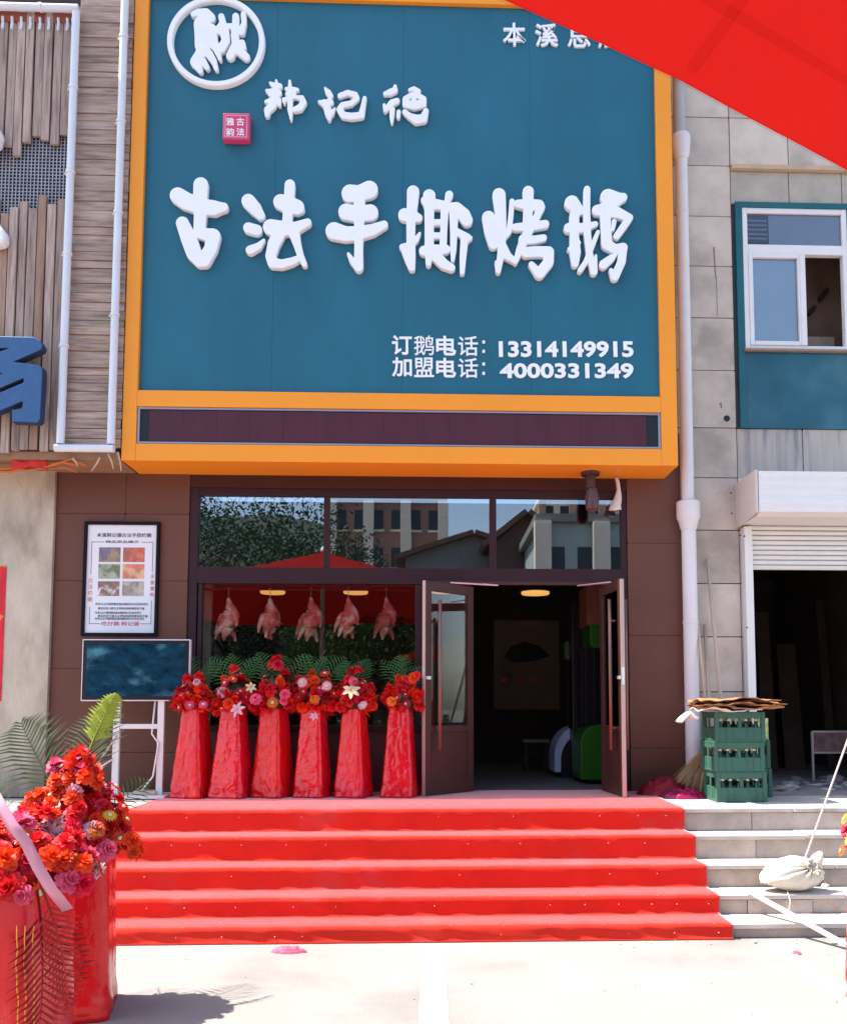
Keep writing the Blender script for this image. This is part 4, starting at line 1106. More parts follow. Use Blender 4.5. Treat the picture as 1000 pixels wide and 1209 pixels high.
for px, py in ((879, 633), (874, 632), (882, 741), (874, 590), (863, 582), (864, 606)):
    p = P(px, py, -0.06); bb.box(p.x-.007, p.x+.007, -0.062, -0.054, p.z-.007, p.z+.007)
bb.build('bolt', M_dark, sh)
# dark room behind the shutter
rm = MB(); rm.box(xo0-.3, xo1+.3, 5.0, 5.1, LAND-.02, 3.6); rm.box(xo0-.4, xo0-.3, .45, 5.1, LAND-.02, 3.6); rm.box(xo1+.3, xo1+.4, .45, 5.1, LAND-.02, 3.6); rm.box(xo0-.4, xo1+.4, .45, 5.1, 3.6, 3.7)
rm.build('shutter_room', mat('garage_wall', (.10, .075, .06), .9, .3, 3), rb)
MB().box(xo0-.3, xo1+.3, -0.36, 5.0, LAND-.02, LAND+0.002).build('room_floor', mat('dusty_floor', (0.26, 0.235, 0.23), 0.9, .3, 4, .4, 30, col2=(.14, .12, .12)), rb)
# bench frame inside
FYB = 1.2
a = P(960, 912, FYB); c = P(1035, 864, FYB); zmid = zs(889, FYB, 980)
bn = thing('bench_frame', 'thin metal bench frame with a mottled panel inside the shuttered unit', 'bench', ((a.x+c.x)/2, FYB, LAND))
M_fr = mat('frame_grey', (0.45, 0.40, 0.38), 0.5)
for x in (a.x, c.x): MB().box(x-.012, x+.012, FYB-.012, FYB+.012, LAND+.002, c.z).build('leg', M_fr, bn)
for z in (c.z, zmid): MB().box(a.x, c.x, FYB-.014, FYB+.014, z-.010, z+.010).build('rail', M_fr, bn)
MB().box(a.x+.013, c.x-.013, FYB-.006, FYB+.006, zmid+.011, c.z-.011).build('panel', mat('mottled_panel', (0.22, 0.12, 0.11), .7, .4, 12, col2=(.08, .05, .05)), bn)
for k, (px0, px1, Yk, hgt, lab) in enumerate(((900, 916, 2.4, 2.1, 'dark board leaning on the rear wall of the shuttered unit, left'), (925, 948, 2.8, 1.7, 'wide dark board leaning behind the bench frame'), (975, 985, 2.6, 2.3, 'narrow dark board leaning deep in the shuttered unit, right'))):
    x0, x1 = xs(px0, Yk, 800), xs(px1, Yk, 800); bb = MB(); bb.obox((x0, Yk, LAND+.003), (x1-x0, 0, 0), (0, .03, 0), (.1, .45, hgt)); o = bb.build('leaning_board', mat('old_board', (.085, .058, .042), .85, .3, 4, rnd=.3)); props(o, lab, 'board', 'boards leaning in the shuttered unit')
# rubble and paper on that floor
M_rub = mat('rubble', (0.30, 0.26, 0.25), .9, .35, 9, .5, 30, rnd=.3); M_rubp = mat('scrap_paper', (0.62, 0.58, 0.58), .7, .1)
for k in range(26):
    px = random.uniform(918, 1030); Yk = random.uniform(0.0, 1.3)
    x = xs(px, Yk, 920); r = random.uniform(.03, .11)
    pm = random.random() < .3
    bb = MB(); n = 7; vs = []
    prof_ = [(r, 0), (r*.9, r*.3), (r*.45, r*.55)] if not pm else [(r*1.3, 0), (r*1.2, r*.08), (r*.6, r*.14)]
    bb.lathe(prof_, n, (x, Yk, LAND+.002))
    bb.v = [(vx+random.uniform(-.3, .3)*r, vy+random.uniform(-.3, .3)*r, vz+(random.uniform(-.1, .1)*r if vz > LAND+.01 else 0)) for vx, vy, vz in bb.v]
    o = bb.build('rubble_piece', M_rubp if pm else M_rub)
    props(o, 'crumpled pale scrap lying on the dusty shutter-room floor' if pm else 'grey lump of rubble on the dusty shutter-room floor', 'rubble', 'scraps on the floor' if pm else 'rubble on the floor')

# downspout
DY = -0.09
dx = xs(808, DY, 380); dx2 = xs(817, DY, 740)
ds = thing('downspout', 'white rain pipe with funnel collars running down beside the orange frame', 'pipe', (dx, DY, LAND))
zc1, zc0 = zs(592, DY, 815), zs(622, DY, 815)
zf1, zf0 = zs(160, DY, 800), zs(186, DY, 800)
MB().lathe([(0.062, zc0), (0.062, zf0)], 16, (dx, DY, 0)).build('upper_pipe', M_whitep, ds, auto=True)
MB().lathe([(0.072, LAND+0.12), (0.072, zc0-.002)], 16, (dx, DY, 0)).build('lower_pipe', M_whitep, ds, auto=True)
MB().lathe([(0.078, zc0-.03), (0.10, zc0+.06), (0.115, zc0+.09), (0.115, zc1-.01), (0.10, zc1)], 16, (dx, DY, 0)).build('collar', M_whitep, ds, auto=True)
MB().lathe([(0.07, zf0-.02), (0.09, zf0+.05), (0.10, zf1-.03), (0.09, zf1), (.05, zf1+.01)], 16, (dx, DY, 0)).build('funnel', M_whitep, ds, auto=True)
MB().lathe([(0.062, zf1+.008), (0.062, 8.2)], 12, (dx-0.012, DY, 0)).build('top_pipe', mat('grey_pipe', (.42, .41, .41), .5), ds, auto=True)
for py in (250, 425): MB().lathe([(0.067, -.015), (0.067, .015)], 16, (dx, DY, zs(py, DY, 800))).build('pipe_ring', M_whitep, ds)
MB().lathe([(0.077, -.012), (0.077, .012)], 16, (dx, DY, zs(735, DY, 815))).build('pipe_ring', M_whitep, ds)

# lamp and rag under the sign
p = P(697, 563, -0.22)
zU = szb+0.004
lp = thing('hanging_spotlight', 'dark brown spotlight hanging under the orange sign near the door', 'spotlight', (p.x, -0.22, zU-0.38))
M_lb = mat('spot_brown', (0.07, 0.03, 0.035), 0.4)
MB().lathe([(0.09, -0.03), (0.095, 0)], 16, (p.x, -0.22, zU)).build('mount', M_lb, lp, auto=True)
MB().tube([(p.x, -0.22, zU-.03), (p.x, -0.22, zU-.16)], 0.05, 12).build('neck', M_lb, lp, auto=True)
MB().lathe([(0.03, -.40), (0.062, -.37), (0.07, -.27), (0.05, -.17), (.02, -.155)], 16, (p.x+.01, -0.24, zU)).build('lamp_head', mat('spot_head', (0.09, 0.045, 0.05), 0.3), lp, auto=True)
p = P(728, 572, -0.10)
bb = MB(); vs = []; fs = []; NR, NK = 9, 12
for j in range(NR):
    t = j/(NR-1); r = 0.018+0.05*max(0, t-.35)**1.0*1.3
    for k in range(NK):
        a_ = 2*PI*k/NK; rr_ = r*(1+.35*noise.noise((k*.9, j*.5, 3)))
        vs.append((p.x+0.02*math.sin(t*4)+rr_*math.cos(a_), p.y+rr_*.7*math.sin(a_), p.z+.07-.33*t-.03*noise.noise((k*.7, 9, 1))*t))
for j in range(NR-1):
    for k in range(NK): fs.append((j*NK+k, (j+1)*NK+k, (j+1)*NK+(k+1) % NK, j*NK+(k+1) % NK))
fs.append(tuple((NR-1)*NK+k for k in range(NK))[::-1]); fs.append(tuple(range(NK)))
bb.add(vs, fs); o = bb.build('hanging_rag', mat('white_rag', (.68, .6, .58), .8, .1, 12), smooth=True); props(o, 'knotted white rag hanging under the right end of the sign', 'rag')
o = MB().tube([(p.x, p.y, p.z+.06), (p.x, p.y, zU+.002)], .004, 5).build('string', M_rope, o)

# ---------------------------------------------------------------- menu board on the wall
MY = -0.022
a = P(95, 751, MY-.03); c = P(189, 616, MY-.03)
mb_ = thing('menu_board', 'white menu poster with six dish photos in a black frame', 'poster', ((a.x+c.x)/2, MY, a.z))
x0, x1, z0, z1 = a.x, c.x, a.z, c.z
t_ = 0.032
for q in ((x0, x0+t_, z0, z1), (x1-t_, x1, z0, z1), (x0+t_, x1-t_, z1-t_, z1), (x0+t_, x1-t_, z0, z0+t_)):
    MB().box(q[0], q[1], MY-.035, MY, q[2], q[3]).build('frame_bar', mat('black_frame', (.006, .004, .007), .5, spec=.15), mb_, bevel=.006)
MB().box(x0+t_, x1-t_, MY-.014, MY, z0+t_, z1-t_).build('paper', M_poster, mb_)
px_w = x1-x0-2*t_; px_h = z1-z0-2*t_; qx, qz = x0+t_, z0+t_
def U(u): return qx+px_w*u
def Vv(v): return qz+px_h*v
def tpart(body, u0, u1, v0, v1, m, bold=0.01):
    key = (body, m.name, bold)
    if key not in TXT: TXT[key] = text_mesh(body, m, bold)
    return put('print_line', TXT[key], mb_, (U(u0), MY-.014, Vv(v0)), (PI/2, 0, 0), (px_w*(u1-u0), px_h*(v1-v0), .02))
tpart('本溪韩记德古法手撕烤鹅', .13, .92, .885, .925, M_ink, .02)
tpart('精品菜品展示', .26, .74, .83, .855, M_ink)
tpart('吃好鹅 韩记德', .24, .78, .065, .105, M_inkred, .02)
for k, v in enumerate((.265, .225, .185, .155, .13)):
    tpart('精选优质大鹅古法烤制肉质鲜嫩香而不腻' if k % 2 else '传承古法手撕烤鹅皮酥肉嫩回味无穷选材讲究', .14+.04*(k % 2), .90-.05*(k % 3), v-.012, v+.012, M_ink, 0)
for k, ch in enumerate('古法烤鹅'):
    tpart(ch, .025, .095, .46-.058*k, .505-.058*k, M_inkor, .02)
for k, ch in enumerate('手撕鹅肉'):
    tpart(ch, .925, .975, .50-.055*k, .54-.055*k, M_inkred, .02)
bb = MB()
for (u0, u1, v0, v1) in ((.06, .24, .838, .842), (.78, .95, .838, .842), (.06, .065, .54, .842), (.945, .95, .56, .842), (.06, .22, .082, .086), (.80, .95, .082, .086), (.06, .065, .086, .24), (.945, .95, .086, .30)):
    MB().box(U(u0), U(u1), MY-.017, MY-.0142, Vv(v0), Vv(v1)).build('print_border', M_ink, mb_)
dishes = [((.35, .24, .15), (.20, .17, .22)), ((.62, .16, .10), (.40, .14, .10)), ((.18, .20, .10), (.35, .36, .28)), ((.66, .22, .12), (.72, .40, .25)), ((.62, .56, .58), (.28, .16, .13)), ((.30, .25, .22), (.48, .42, .36))]
k = 0
for v0 in (.655, .50, .34):
    for u0 in (.17, .52):
        m = mat('dish_print_%d' % k, dishes[k][0], .4, .4, 15, col2=dishes[k][1], c2=(.46, .54))
        MB().box(U(u0), U(u0+.31), MY-.0165, MY-.0142, Vv(v0), Vv(v0+.135)).build('dish_photo', m, mb_)
        k += 1
# ---------------------------------------------------------------- display on its stand
VY = -0.42
a = P(95, 828, VY); c = P(225, 755, VY)
tv = thing('display_screen', 'wide display screen on a white floor stand beside the window', 'display', ((a.x+c.x)/2, VY, LAND))
MB().box(a.x, c.x, VY, VY+.05, a.z, c.z).build('casing', mat('casing_white', (.66, .64, .68), .4), tv, bevel=.008)
MB().box(a.x+.011, c.x-.011, VY-.004, VY+.01, a.z+.011, c.z-.011).build('bezel', M_black, tv)
ms = mat('screen_image_reflection', (0.006, 0.034, 0.062), 0.10, 0.8, 7.0, col2=(0.06, 0.18, 0.24), c2=(.46, .72), spec=.25, stretch=(1, 1, 1.6))  # teal mottling paints reflected surroundings together with a dim picture
MB().box(a.x+.045, c.x-.045, VY-.007, VY-.0045, a.z+.045, c.z-.045).build('screen', ms, tv)
M_st = mat('stand_white', (.66, .63, .62), .4, .06)
for px in (136, 188.5):
    x = xs(px, VY, 880); MB().box(x-.03, x+.03, VY+.01, VY+.05, LAND+.03, a.z+.1).build('stand_leg', M_st, tv, bevel=.006)
xA, xB = xs(136, VY, 880), xs(188.5, VY, 880)
zb_ = zs(858, VY, 160); MB().box(xA+.03, xB-.03, VY+.012, VY+.048, zb_-.022, zb_+.022).build('crossbar', M_st, tv, bevel=.005)
MB().box(xA-.08, xB+.09, VY-.12, VY+.25, LAND+.008, LAND+.034).build('base_plate', M_st, tv, bevel=.006)
MB().box(xA+.18, xB-.02, VY-.02, VY+.12, LAND+.0345, LAND+.07).build('adapter', mat('adapter', (.5, .36, .32), .6), tv, bevel=.008)
pts = [Vector((xB-.06, VY+.03, a.z)), Vector((xB-.08, VY+.02, a.z-.3)), Vector((xB-.01, VY, LAND+.5)), Vector((xB-.05, VY-.01, LAND+.2)), Vector((xB-.16, VY+.0, LAND+.06))]
MB().tube(pts, .008, 6).build('cable', M_whitep, tv, smooth=True)
pts = [Vector((xA+.02, VY-.01, zb_-.08)), Vector((xA-.15, VY-.03, zb_-.35)), Vector((xA-.32, VY-.06, zb_-.60)), Vector((xA-.5, VY-.05, LAND+.012))]
MB().tube(pts, .009, 6).build('cable', M_pole, tv, smooth=True)
pts = [Vector((xA-.02, VY, zb_-.3)), Vector((xA-.1, VY-.03, LAND+.30)), Vector((xA-.22, VY-.04, LAND+.02)), Vector((xA-.1, VY-.06, LAND+.012))]
MB().tube(pts, .008, 6).build('cable', M_whitep, tv, smooth=True)

# ================================================================ FLOWER STANDS
FM = {}
def flower_mesh(kind, col):
    key = (kind, col)
    if key in FM: return FM[key]
    r = random.Random(sum(map(ord, kind+col)))
    bb = MB(); nc = None
    def petal(a, L, wd, rise, curl, base=0.05, seg=4, ruff=0.0):
        ca, sa = math.cos(a), math.sin(a); vs = []
        for i in range(seg+1):
            t = i/seg
            rad = base+L*t; z = rise*t-curl*t*t
            hw = wd*math.sin(PI*(0.12+0.80*t))**0.7
            zz = r.uniform(-ruff, ruff)
            for s_ in (-1, 0, 1):
                x = rad-abs(s_)*0.05*L; y = s_*hw
                vs.append((x*ca-y*sa, x*sa+y*ca, z+abs(s_)*0.06*L+(zz if s_ == 0 else r.uniform(-ruff, ruff))))
        fs = []
        for i in range(seg):
            for j in (0, 1):
                q = i*3+j; fs.append((q, q+1, q+4, q+3))
        bb.add(vs, fs)
    if kind == 'carnation':
        for ring, (n, L, rise, curl) in enumerate(((9, .95, .25, .55), (8, .8, .6, .5), (7, .55, .8, .25), (4, .3, .85, 0))):
            for k in range(n): petal(2*PI*(k+ring*.4)/n+r.uniform(-.15, .15), L, .42*L+.05, rise, curl, .03, 4, .10)
    elif kind == 'gerbera':
        for ring, (n, L, rise) in enumerate(((15, .95, .10), (13, .70, .22))):
            for k in range(n): petal(2*PI*(k+ring*.5)/n, L, .15, rise, .15, .08, 3, .02)
        nf = len(bb.f)
        bb.lathe([(.28, .12), (.26, .24), (.12, .30)], 10)
        nc = nf
    elif kind == 'lily':
        for k in range(6): petal(2*PI*k/6+r.uniform(-.1, .1), 1.1, .26, .75, .75, .03, 5, .03)
        nf = len(bb.f)
        for k in range(5):
            a = 2*PI*k/5; bb.tube([(0, 0, .1), (.2*math.cos(a), .2*math.sin(a), .7)], .025, 4)
        nc = nf
    me = bb.mesh('%s_%s' % (kind, col), PAL[col], smooth=True)
    if nc is not None:
        me.materials.append(PAL['cream'] if col != 'cream' else PAL['orange'])
        for p in me.polygons:
            if p.index >= nc: p.material_index = 1
    FM[key] = me
    return me
def frond_mesh(name, m, nl=17, droop=0.25, ll=0.34, wl=0.016, seed=1):
    r = random.Random(seed); bb = MB()
    def pt(t): return Vector((0.0, droop*t*t, t*(1-0.12*t)))
    bb.tube([pt(i/8) for i in range(9)], [0.012*(1-0.8*i/8) for i in range(9)], 4)
    for i in range(nl):
        t = 0.18+0.82*i/(nl-1); p = pt(t)
        L = ll*math.sin(PI*(0.18+0.75*t))*r.uniform(.85, 1.1)
        for s_ in (-1, 1):
            d = Vector((s_*0.80, 0.10+r.uniform(-.1, .1), 0.62)).normalized()
            n_ = Vector((0, 1, 0)); side = d.cross(n_).normalized()*wl
            q1 = p+d*L*.5+Vector((0, 0, .01)); q2 = p+d*L+Vector((0, .05*L, -.12*L))
            bb.add([p-side*.5, p+side*.5, q1+side, q1-side, q2], [(0, 1, 2, 3), (3, 2, 4)])
    return bb.mesh(name, m)
FR = {k: frond_mesh('frond_'+k, m, seed=i+1, nl=n, ll=l_, wl=w_) for i, (k, m, n, l_, w_) in enumerate((('green', M_leaf, 10, .36, .011), ('yellow', M_leafy, 15, .30, .024), ('dark', M_leaf, 10, .38, .010), ('grey', M_grey, 18, .40, .009)))}
FR['red'] = frond_mesh('frond_red', mat('red_brown_frond', (.14, .008, .008), .7, .2, 10, spec=.08), seed=9, nl=18, ll=.30, wl=.010)
def leaf_mesh(m, name):
    bb = MB(); pr = [(0, 0), (.14, .18), (.20, .42), (.15, .72), (0, 1)]
    vs = []
    for x, z in pr: vs += [(-x, .12*z*z+.05*x, z), (0, .12*z*z, z), (x, .12*z*z+.05*x, z)]
    fs = []
    for i in range(4):
        for j in (0, 1): fs.append((i*3+j, i*3+j+1, i*3+j+4, i*3+j+3))
    bb.add(vs, fs); return bb.mesh(name, m, smooth=True)
LEAF = leaf_mesh(M_leafd, 'broad_leaf'); LEAFG = leaf_mesh(M_leaf, 'broad_leaf_green')

def tissue_mesh(seed):
    bb = MB(); r = random.Random(seed); n, m = 18, 6; vs = []; fs = []
    for j in range(m+1):
        t = j/m
        for k in range(n+1):
            a = -1.2+2.4*k/n; rad = .12+.9*t*(1+.18*math.sin(k*2.3+seed))
            vs.append((rad*math.sin(a)*.8, .16*t*math.sin(k*1.9+seed*2)+.05*r.uniform(-1, 1)*t, rad*math.cos(a)))
    for j in range(m):
        for k in range(n): a = j*(n+1)+k; fs.append((a, a+1, a+n+2, a+n+1))
    bb.add(vs, fs); return bb.mesh('tissue_wrap', M_tissue, smooth=False)
M_tissue = mat('red_tissue', (.60, .010, .012), .45, .2, 12, .3, 30, trans=.3, rnd=.2)
TISSUE = [tissue_mesh(k+1) for k in range(4)]
TISSUE[1].materials.clear(); TISSUE[1].materials.append(mat('scarlet_tissue', (.68, .035, .012), .45, .2, 12, .3, 30, trans=.35, rnd=.2))
def pedestal(H, wb, wt, seed, flare=0.0):
    bb = MB(); n = 64; m = 40; vs = []; fs = []
    of = seed*13.7
    for j in range(m+1):
        t = j/m; z = H*t
        hw = (wb+(wt-wb)*t**0.9)/2
        if t > .95: hw *= 1+flare*(t-.95)/.05
        for k in range(n):
            a = 2*PI*k/n; ca, sa = math.cos(a), math.sin(a)
            e = 9.0
            rr = hw/((abs(ca)**e+abs(sa)**e)**(1/e))
            lowr = 1+1.6*max(0, 1-t/.22)
            w1 = noise.noise((ca*2.2+of, sa*2.2, z*4))*.005
            w2 = abs(noise.noise((ca*5+of, sa*5+z*9, z*11)))*.007
            w3 = math.sin((z*34+ca*9+sa*6)+noise.noise((ca*3, sa*3+of, z*6))*5)*.0028*lowr*lowr*.6
            rr += (w1-w2+w3)*(1 if t > .01 else .4)
            vs.append((rr*ca, rr*sa, z+(noise.noise((ca*3+of, sa*3, 7))*.015 if j == m else 0)))
    for j in range(m):
        for k in range(n): fs.append((j*n+k, j*n+(k+1) % n, (j+1)*n+(k+1) % n, (j+1)*n+k))
    fs.append(tuple(range(n))[::-1]); fs.append(tuple(m*n+k for k in range(n)))
    bb.add(vs, fs); return bb
def orient(d, spin):
    q = Vector(d).to_track_quat('Z', 'Y').to_matrix() @ Matrix.Rotation(spin, 3, 'Z')
    return q.to_euler()
def stand(p, H, wb, wt, label, group, seed, nfl, R0, Hf, size, palette, fronds=(), leaves=14, film=M_film, rz=0.0, cat='flower stand', peak=0.0, px_off=0.0, shrink=1.0, tissue=11, tsc=1.0, bedm=M_leafd):
    r = random.Random(seed)
    p = Vector(p)
    t = thing('flower_stand', label, cat, p, group)
    me = pedestal(H, wb*shrink, wt*shrink*(.9 if shrink < 1 else 1), seed).mesh('wrapped_pedestal', film, smooth=True)
    put('wrapped_pedestal', me, t, p, (0, 0, rz))
    top = p+Vector((px_off, 0, H))
    cols = [c for c, w_ in palette for _ in range(w_)]
    for k in range(nfl):
        # dome, spread evenly by the golden angle
        u = (k+.5)/nfl
        th = k*2.39996+r.uniform(-.3, .3)
        cz = 1-u*1.12
        sr = math.sqrt(max(0.02, 1-cz*cz))
        d = Vector((sr*math.cos(th), sr*math.sin(th), cz))
        pos = top+Vector((d.x*R0*r.uniform(.65, 1.22), d.y*R0*.9*r.uniform(.7, 1.1), .02+max(-.10, d.z)*Hf*r.uniform(.7, 1.3)))
        if peak > 0 and d.z > .5: pos.z += peak*(d.z-.5)*2*r.uniform(.6, 1)
        c = r.choice(cols)
        kind = r.choice(['carnation', 'carnation', 'carnation', 'gerbera']) if c not in ('cream', 'palepink', 'yellow') else r.choice(['gerbera', 'carnation'])
        s_ = size*r.uniform(.75, 1.2)*(0.8 if kind == 'gerbera' else 1)
        dd = d+Vector((r.uniform(-.6, .6), r.uniform(-.7, .2), r.uniform(-.1, .5)))
        put('flower', flower_mesh(kind, c), t, pos, orient(dd, r.uniform(0, 6)), (s_, s_, s_*r.uniform(.8, 1.1)))
    for k in range(leaves):
        th = r.uniform(0, 2*PI); d = Vector((math.cos(th), math.sin(th), r.uniform(-.35, .5)))
        s_ = size*r.uniform(2.2, 3.4)
        put('leaf', LEAF if r.random() < .7 else LEAFG, t, top+Vector((d.x*R0*.55, d.y*R0*.5, r.uniform(-.02, Hf*.4))), orient(d, r.uniform(0, 6)), (s_, s_, s_))
    for k in range(tissue):
        th = 2*PI*k/tissue+r.uniform(-.4, .4); d = Vector((math.cos(th), math.sin(th), r.uniform(.1, 1.0)))
        s_ = R0*r.uniform(.75, 1.05)*tsc
        put('tissue_wrap', TISSUE[k % 4], t, top+Vector((d.x*R0*.35, d.y*R0*.3, r.uniform(0, Hf*.35))), orient(d, r.uniform(0, 6)), (s_, s_, s_))
    # a green bed under the blooms
    bed = MB(); bed.lathe([(wt*.45, -.01), (R0*.62, .03), (R0*.66, Hf*.35), (R0*.4, Hf*.72), (.02, Hf*.85+peak*.6)], 14, top)
    bed.v = [(x+r.uniform(-.02, .02), y+r.uniform(-.02, .02), z) for x, y, z in bed.v]
    bed.build('foam_bed', bedm, t, smooth=True)
    for (kind, dx, dy, dz, ax, ay, L, spin) in fronds:
        put('palm_frond', FR[kind], t, top+Vector((dx, dy, dz)), (ax, ay, spin), (L, L, L))
    return t
GS = 'red wrapped flower stands in front of the window'
RED = [('red', 9), ('scarlet', 7), ('crimson', 3)]
BY = -0.42
SL = ['red flower stand half hidden behind the display screen', 'red flower stand with a pale pink lily on its front, second from the screen',
      'red flower stand with the tallest bouquet of the six, third from the screen', 'red flower stand fourth from the screen with two pink blooms',
      'red flower stand with a cream lily on top, fifth from the screen', 'red flower stand beside the open left door leaf']
spec = [(229, 50, 30, .16, .22), (275, 52, 31, .17, .28), (323, 49, 34, .18, .34), (370, 46, 32, .19, .27), (418, 46, 30, .17, .25), (473, 48, 32, .16, .24)]
for i, (px, wbp, wtp, R0, Hf) in enumerate(spec):
    Yb = BY+random.uniform(-.02, .03)
    x = xs(px, Yb, 890); pxl = (P(px+1, 890, Yb).x-P(px, 890, Yb).x)
    fr = [('green' if k % 2 else 'dark', random.uniform(-.08, .08), .08, .12, R_(random.uniform(-20, 5)), R_(a_), random.uniform(.34, .50), random.uniform(-.5, .5)) for k, a_ in enumerate((-34, -12, 12, 34))]
    t = stand((x, Yb, LAND+.013), .815, wbp*pxl, wtp*pxl, SL[i], GS, 20+i, 44, R0+.012, Hf, .055, RED+([('palepink', 1)] if i in (1, 3) else []), fr, film=M_filmpink if i % 2 else M_film, leaves=3, px_off=(.03 if i == 5 else 0), rz=R_((-16, -14, -20, -15, -18, -12)[i]), shrink=.86)
    # accent blooms placed as in the photo
    acc = {0: [('gerbera', 'pink', 224, 833, .055), ('gerbera', 'pink', 240, 832, .055), ('carnation', 'palepink', 232, 805, .045)],
           1: [('lily', 'palepink', 281, 838, .085), ('carnation', 'pink', 302, 825, .075), ('lily', 'cream', 296, 812, .06)],
           2: [('carnation', 'pink', 336, 820, .07), ('gerbera', 'orange', 322, 830, .07), ('carnation', 'crimson', 328, 785, .075), ('carnation', 'pink', 335, 828, .05)],
           3: [('gerbera', 'palepink', 357, 806, .06), ('gerbera', 'palepink', 386, 810, .06), ('carnation', 'orange', 371, 826, .065), ('lily', 'palepink', 371, 846, .05)],
           4: [('lily', 'cream', 415, 816, .095), ('gerbera', 'palepink', 428, 833, .062), ('carnation', 'pink', 417, 804, .06)],
           5: [('carnation', 'orange', 463, 828, .06), ('carnation', 'scarlet', 488, 800, .07), ('carnation', 'red', 492, 797, .05)]}[i]
    for kind, c, ax, ay, s_ in acc:
        q = P(ax, ay, Yb-.22); s_ *= .8
        put('flower', flower_mesh(kind, c), t, q, orient((random.uniform(-.5, .5), -1, random.uniform(.1, .8)), random.uniform(0, 6)), (s_, s_, s_))

# foreground stands
MIX = [('red', 8), ('crimson', 3), ('scarlet', 10), ('pink', 2), ('orange', 2), ('yellow', 1), ('palepink', 1)]
pA = G(78, 1196, 0); pA = Vector((pA.x, pA.y+0.02, 0.002))
fA = [('yellow', .04, .05, .52, R_(-12), R_(16), .40, .1), ('grey', -.10, .12, .22, R_(-18), R_(-32), .70, .3), ('grey', -.02, .12, .25, R_(-15), R_(-6), .62, -.2), ('green', .10, .10, .16, R_(-5), R_(50), .34, .2)]
stA = stand(pA, .82, .45, .40, 'tall red flower stand in the left foreground with a yellow-green palm tip', 'red flower stands standing on the concrete', 41, 180, .275, .27, .054, MIX, fA, leaves=24, film=M_filmnear, rz=.25, peak=.19, tissue=12, tsc=.5, bedm=PAL['red'])
pB = G(10, 1300, 0)
fB = [('dark', -.1, .15, .1, R_(-12), R_(-30), .5, 0.)]
stB = stand((pB.x-.13, pB.y+.20, .002), .82, .45, .42, 'red flower stand cut off by the lower left corner, crossed by a pink sash', 'red flower stands standing on the concrete', 52, 130, .33, .25, .058, [('red', 8), ('crimson', 3), ('scarlet', 5), ('pink', 2), ('palepink', 1), ('orange', 1)], fB, leaves=24, film=M_filmnear, rz=-.1, tissue=10, tsc=.5, bedm=PAL['red'])
pC = G(1048, 1190, 0)
stC = stand((pC.x+.09, pC.y, .002), .80, .46, .38, 'red flower stand cut off by the right edge of the picture', 'red flower stands standing on the concrete', 63, 70, .27, .24, .056, [('red', 4), ('pink', 3), ('yellow', 3), ('orange', 2)], (), leaves=20, film=M_filmnear, rz=.1, tissue=0)
for k in range(7):       # crumpled scarlet paper tip on top of the tall stand
    th = k*.9; put('tissue_wrap', TISSUE[1], stA, pA+Vector((.05+.03*math.cos(th), .02+.03*math.sin(th), 1.15+.02*k)), (R_(-25+9*k), R_(-30+10*k), th), (.13, .13, .13))
# frond hanging over the front of the left stands, gold tinsel and pink sash
q = P(52, 1050, pB.y-.04)
put('palm_frond', FR['red'], stB, (q.x-.02, pB.y-.06, q.z), (R_(172), R_(-14), 0), (.62, .62, .62))
put('palm_frond', FR['red'], stB, (q.x+.0, pB.y-.07, q.z+.02), (R_(168), R_(-30), 0), (.55, .55, .55))
for k, px in enumerate((36, 45, 55)):
    a = P(px, 1085, pB.y+.02); c_ = P(px+2, 1200, pB.y+.02)
    MB().tube([a.lerp(c_, i/8)+Vector((.003*math.sin(i*1.3+k), -.12+.004*math.cos(i*3), 0)) for i in range(9)], .0022, 5).build('tinsel', M_gold, stB)
def ribbon(pts, wid, name, m, parent):
    bb = MB(); vs = []; fs = []
    for i, p in enumerate(pts):
        tdir = (pts[min(i+1, len(pts)-1)]-pts[max(i-1, 0)]).normalized()
        sd_ = tdir.cross(Vector((0, -1, 0))).normalized()*wid/2
        vs += [p-sd_, p+Vector((0, -.006, 0)), p+sd_]
    for i in range(len(pts)-1):
        for j in (0, 1): fs.append((i*3+j, i*3+j+1, i*3+j+4, i*3+j+3))
    bb.add(vs, fs); o = bb.build(name, m, parent, smooth=True); o.modifiers.new('t', 'SOLIDIFY').thickness = .002
ry = pB.y-.20
ribbon([P(-12, 930, ry), P(3, 955, ry-.03), P(14, 975, ry-.05), P(27, 990, ry-.06), P(33, 1000, ry-.03), P(45, 1025, ry-.05), P(60, 1050, ry-.02), P(80, 1075, ry+.06)], .045, 'sash', M_sash, stB)

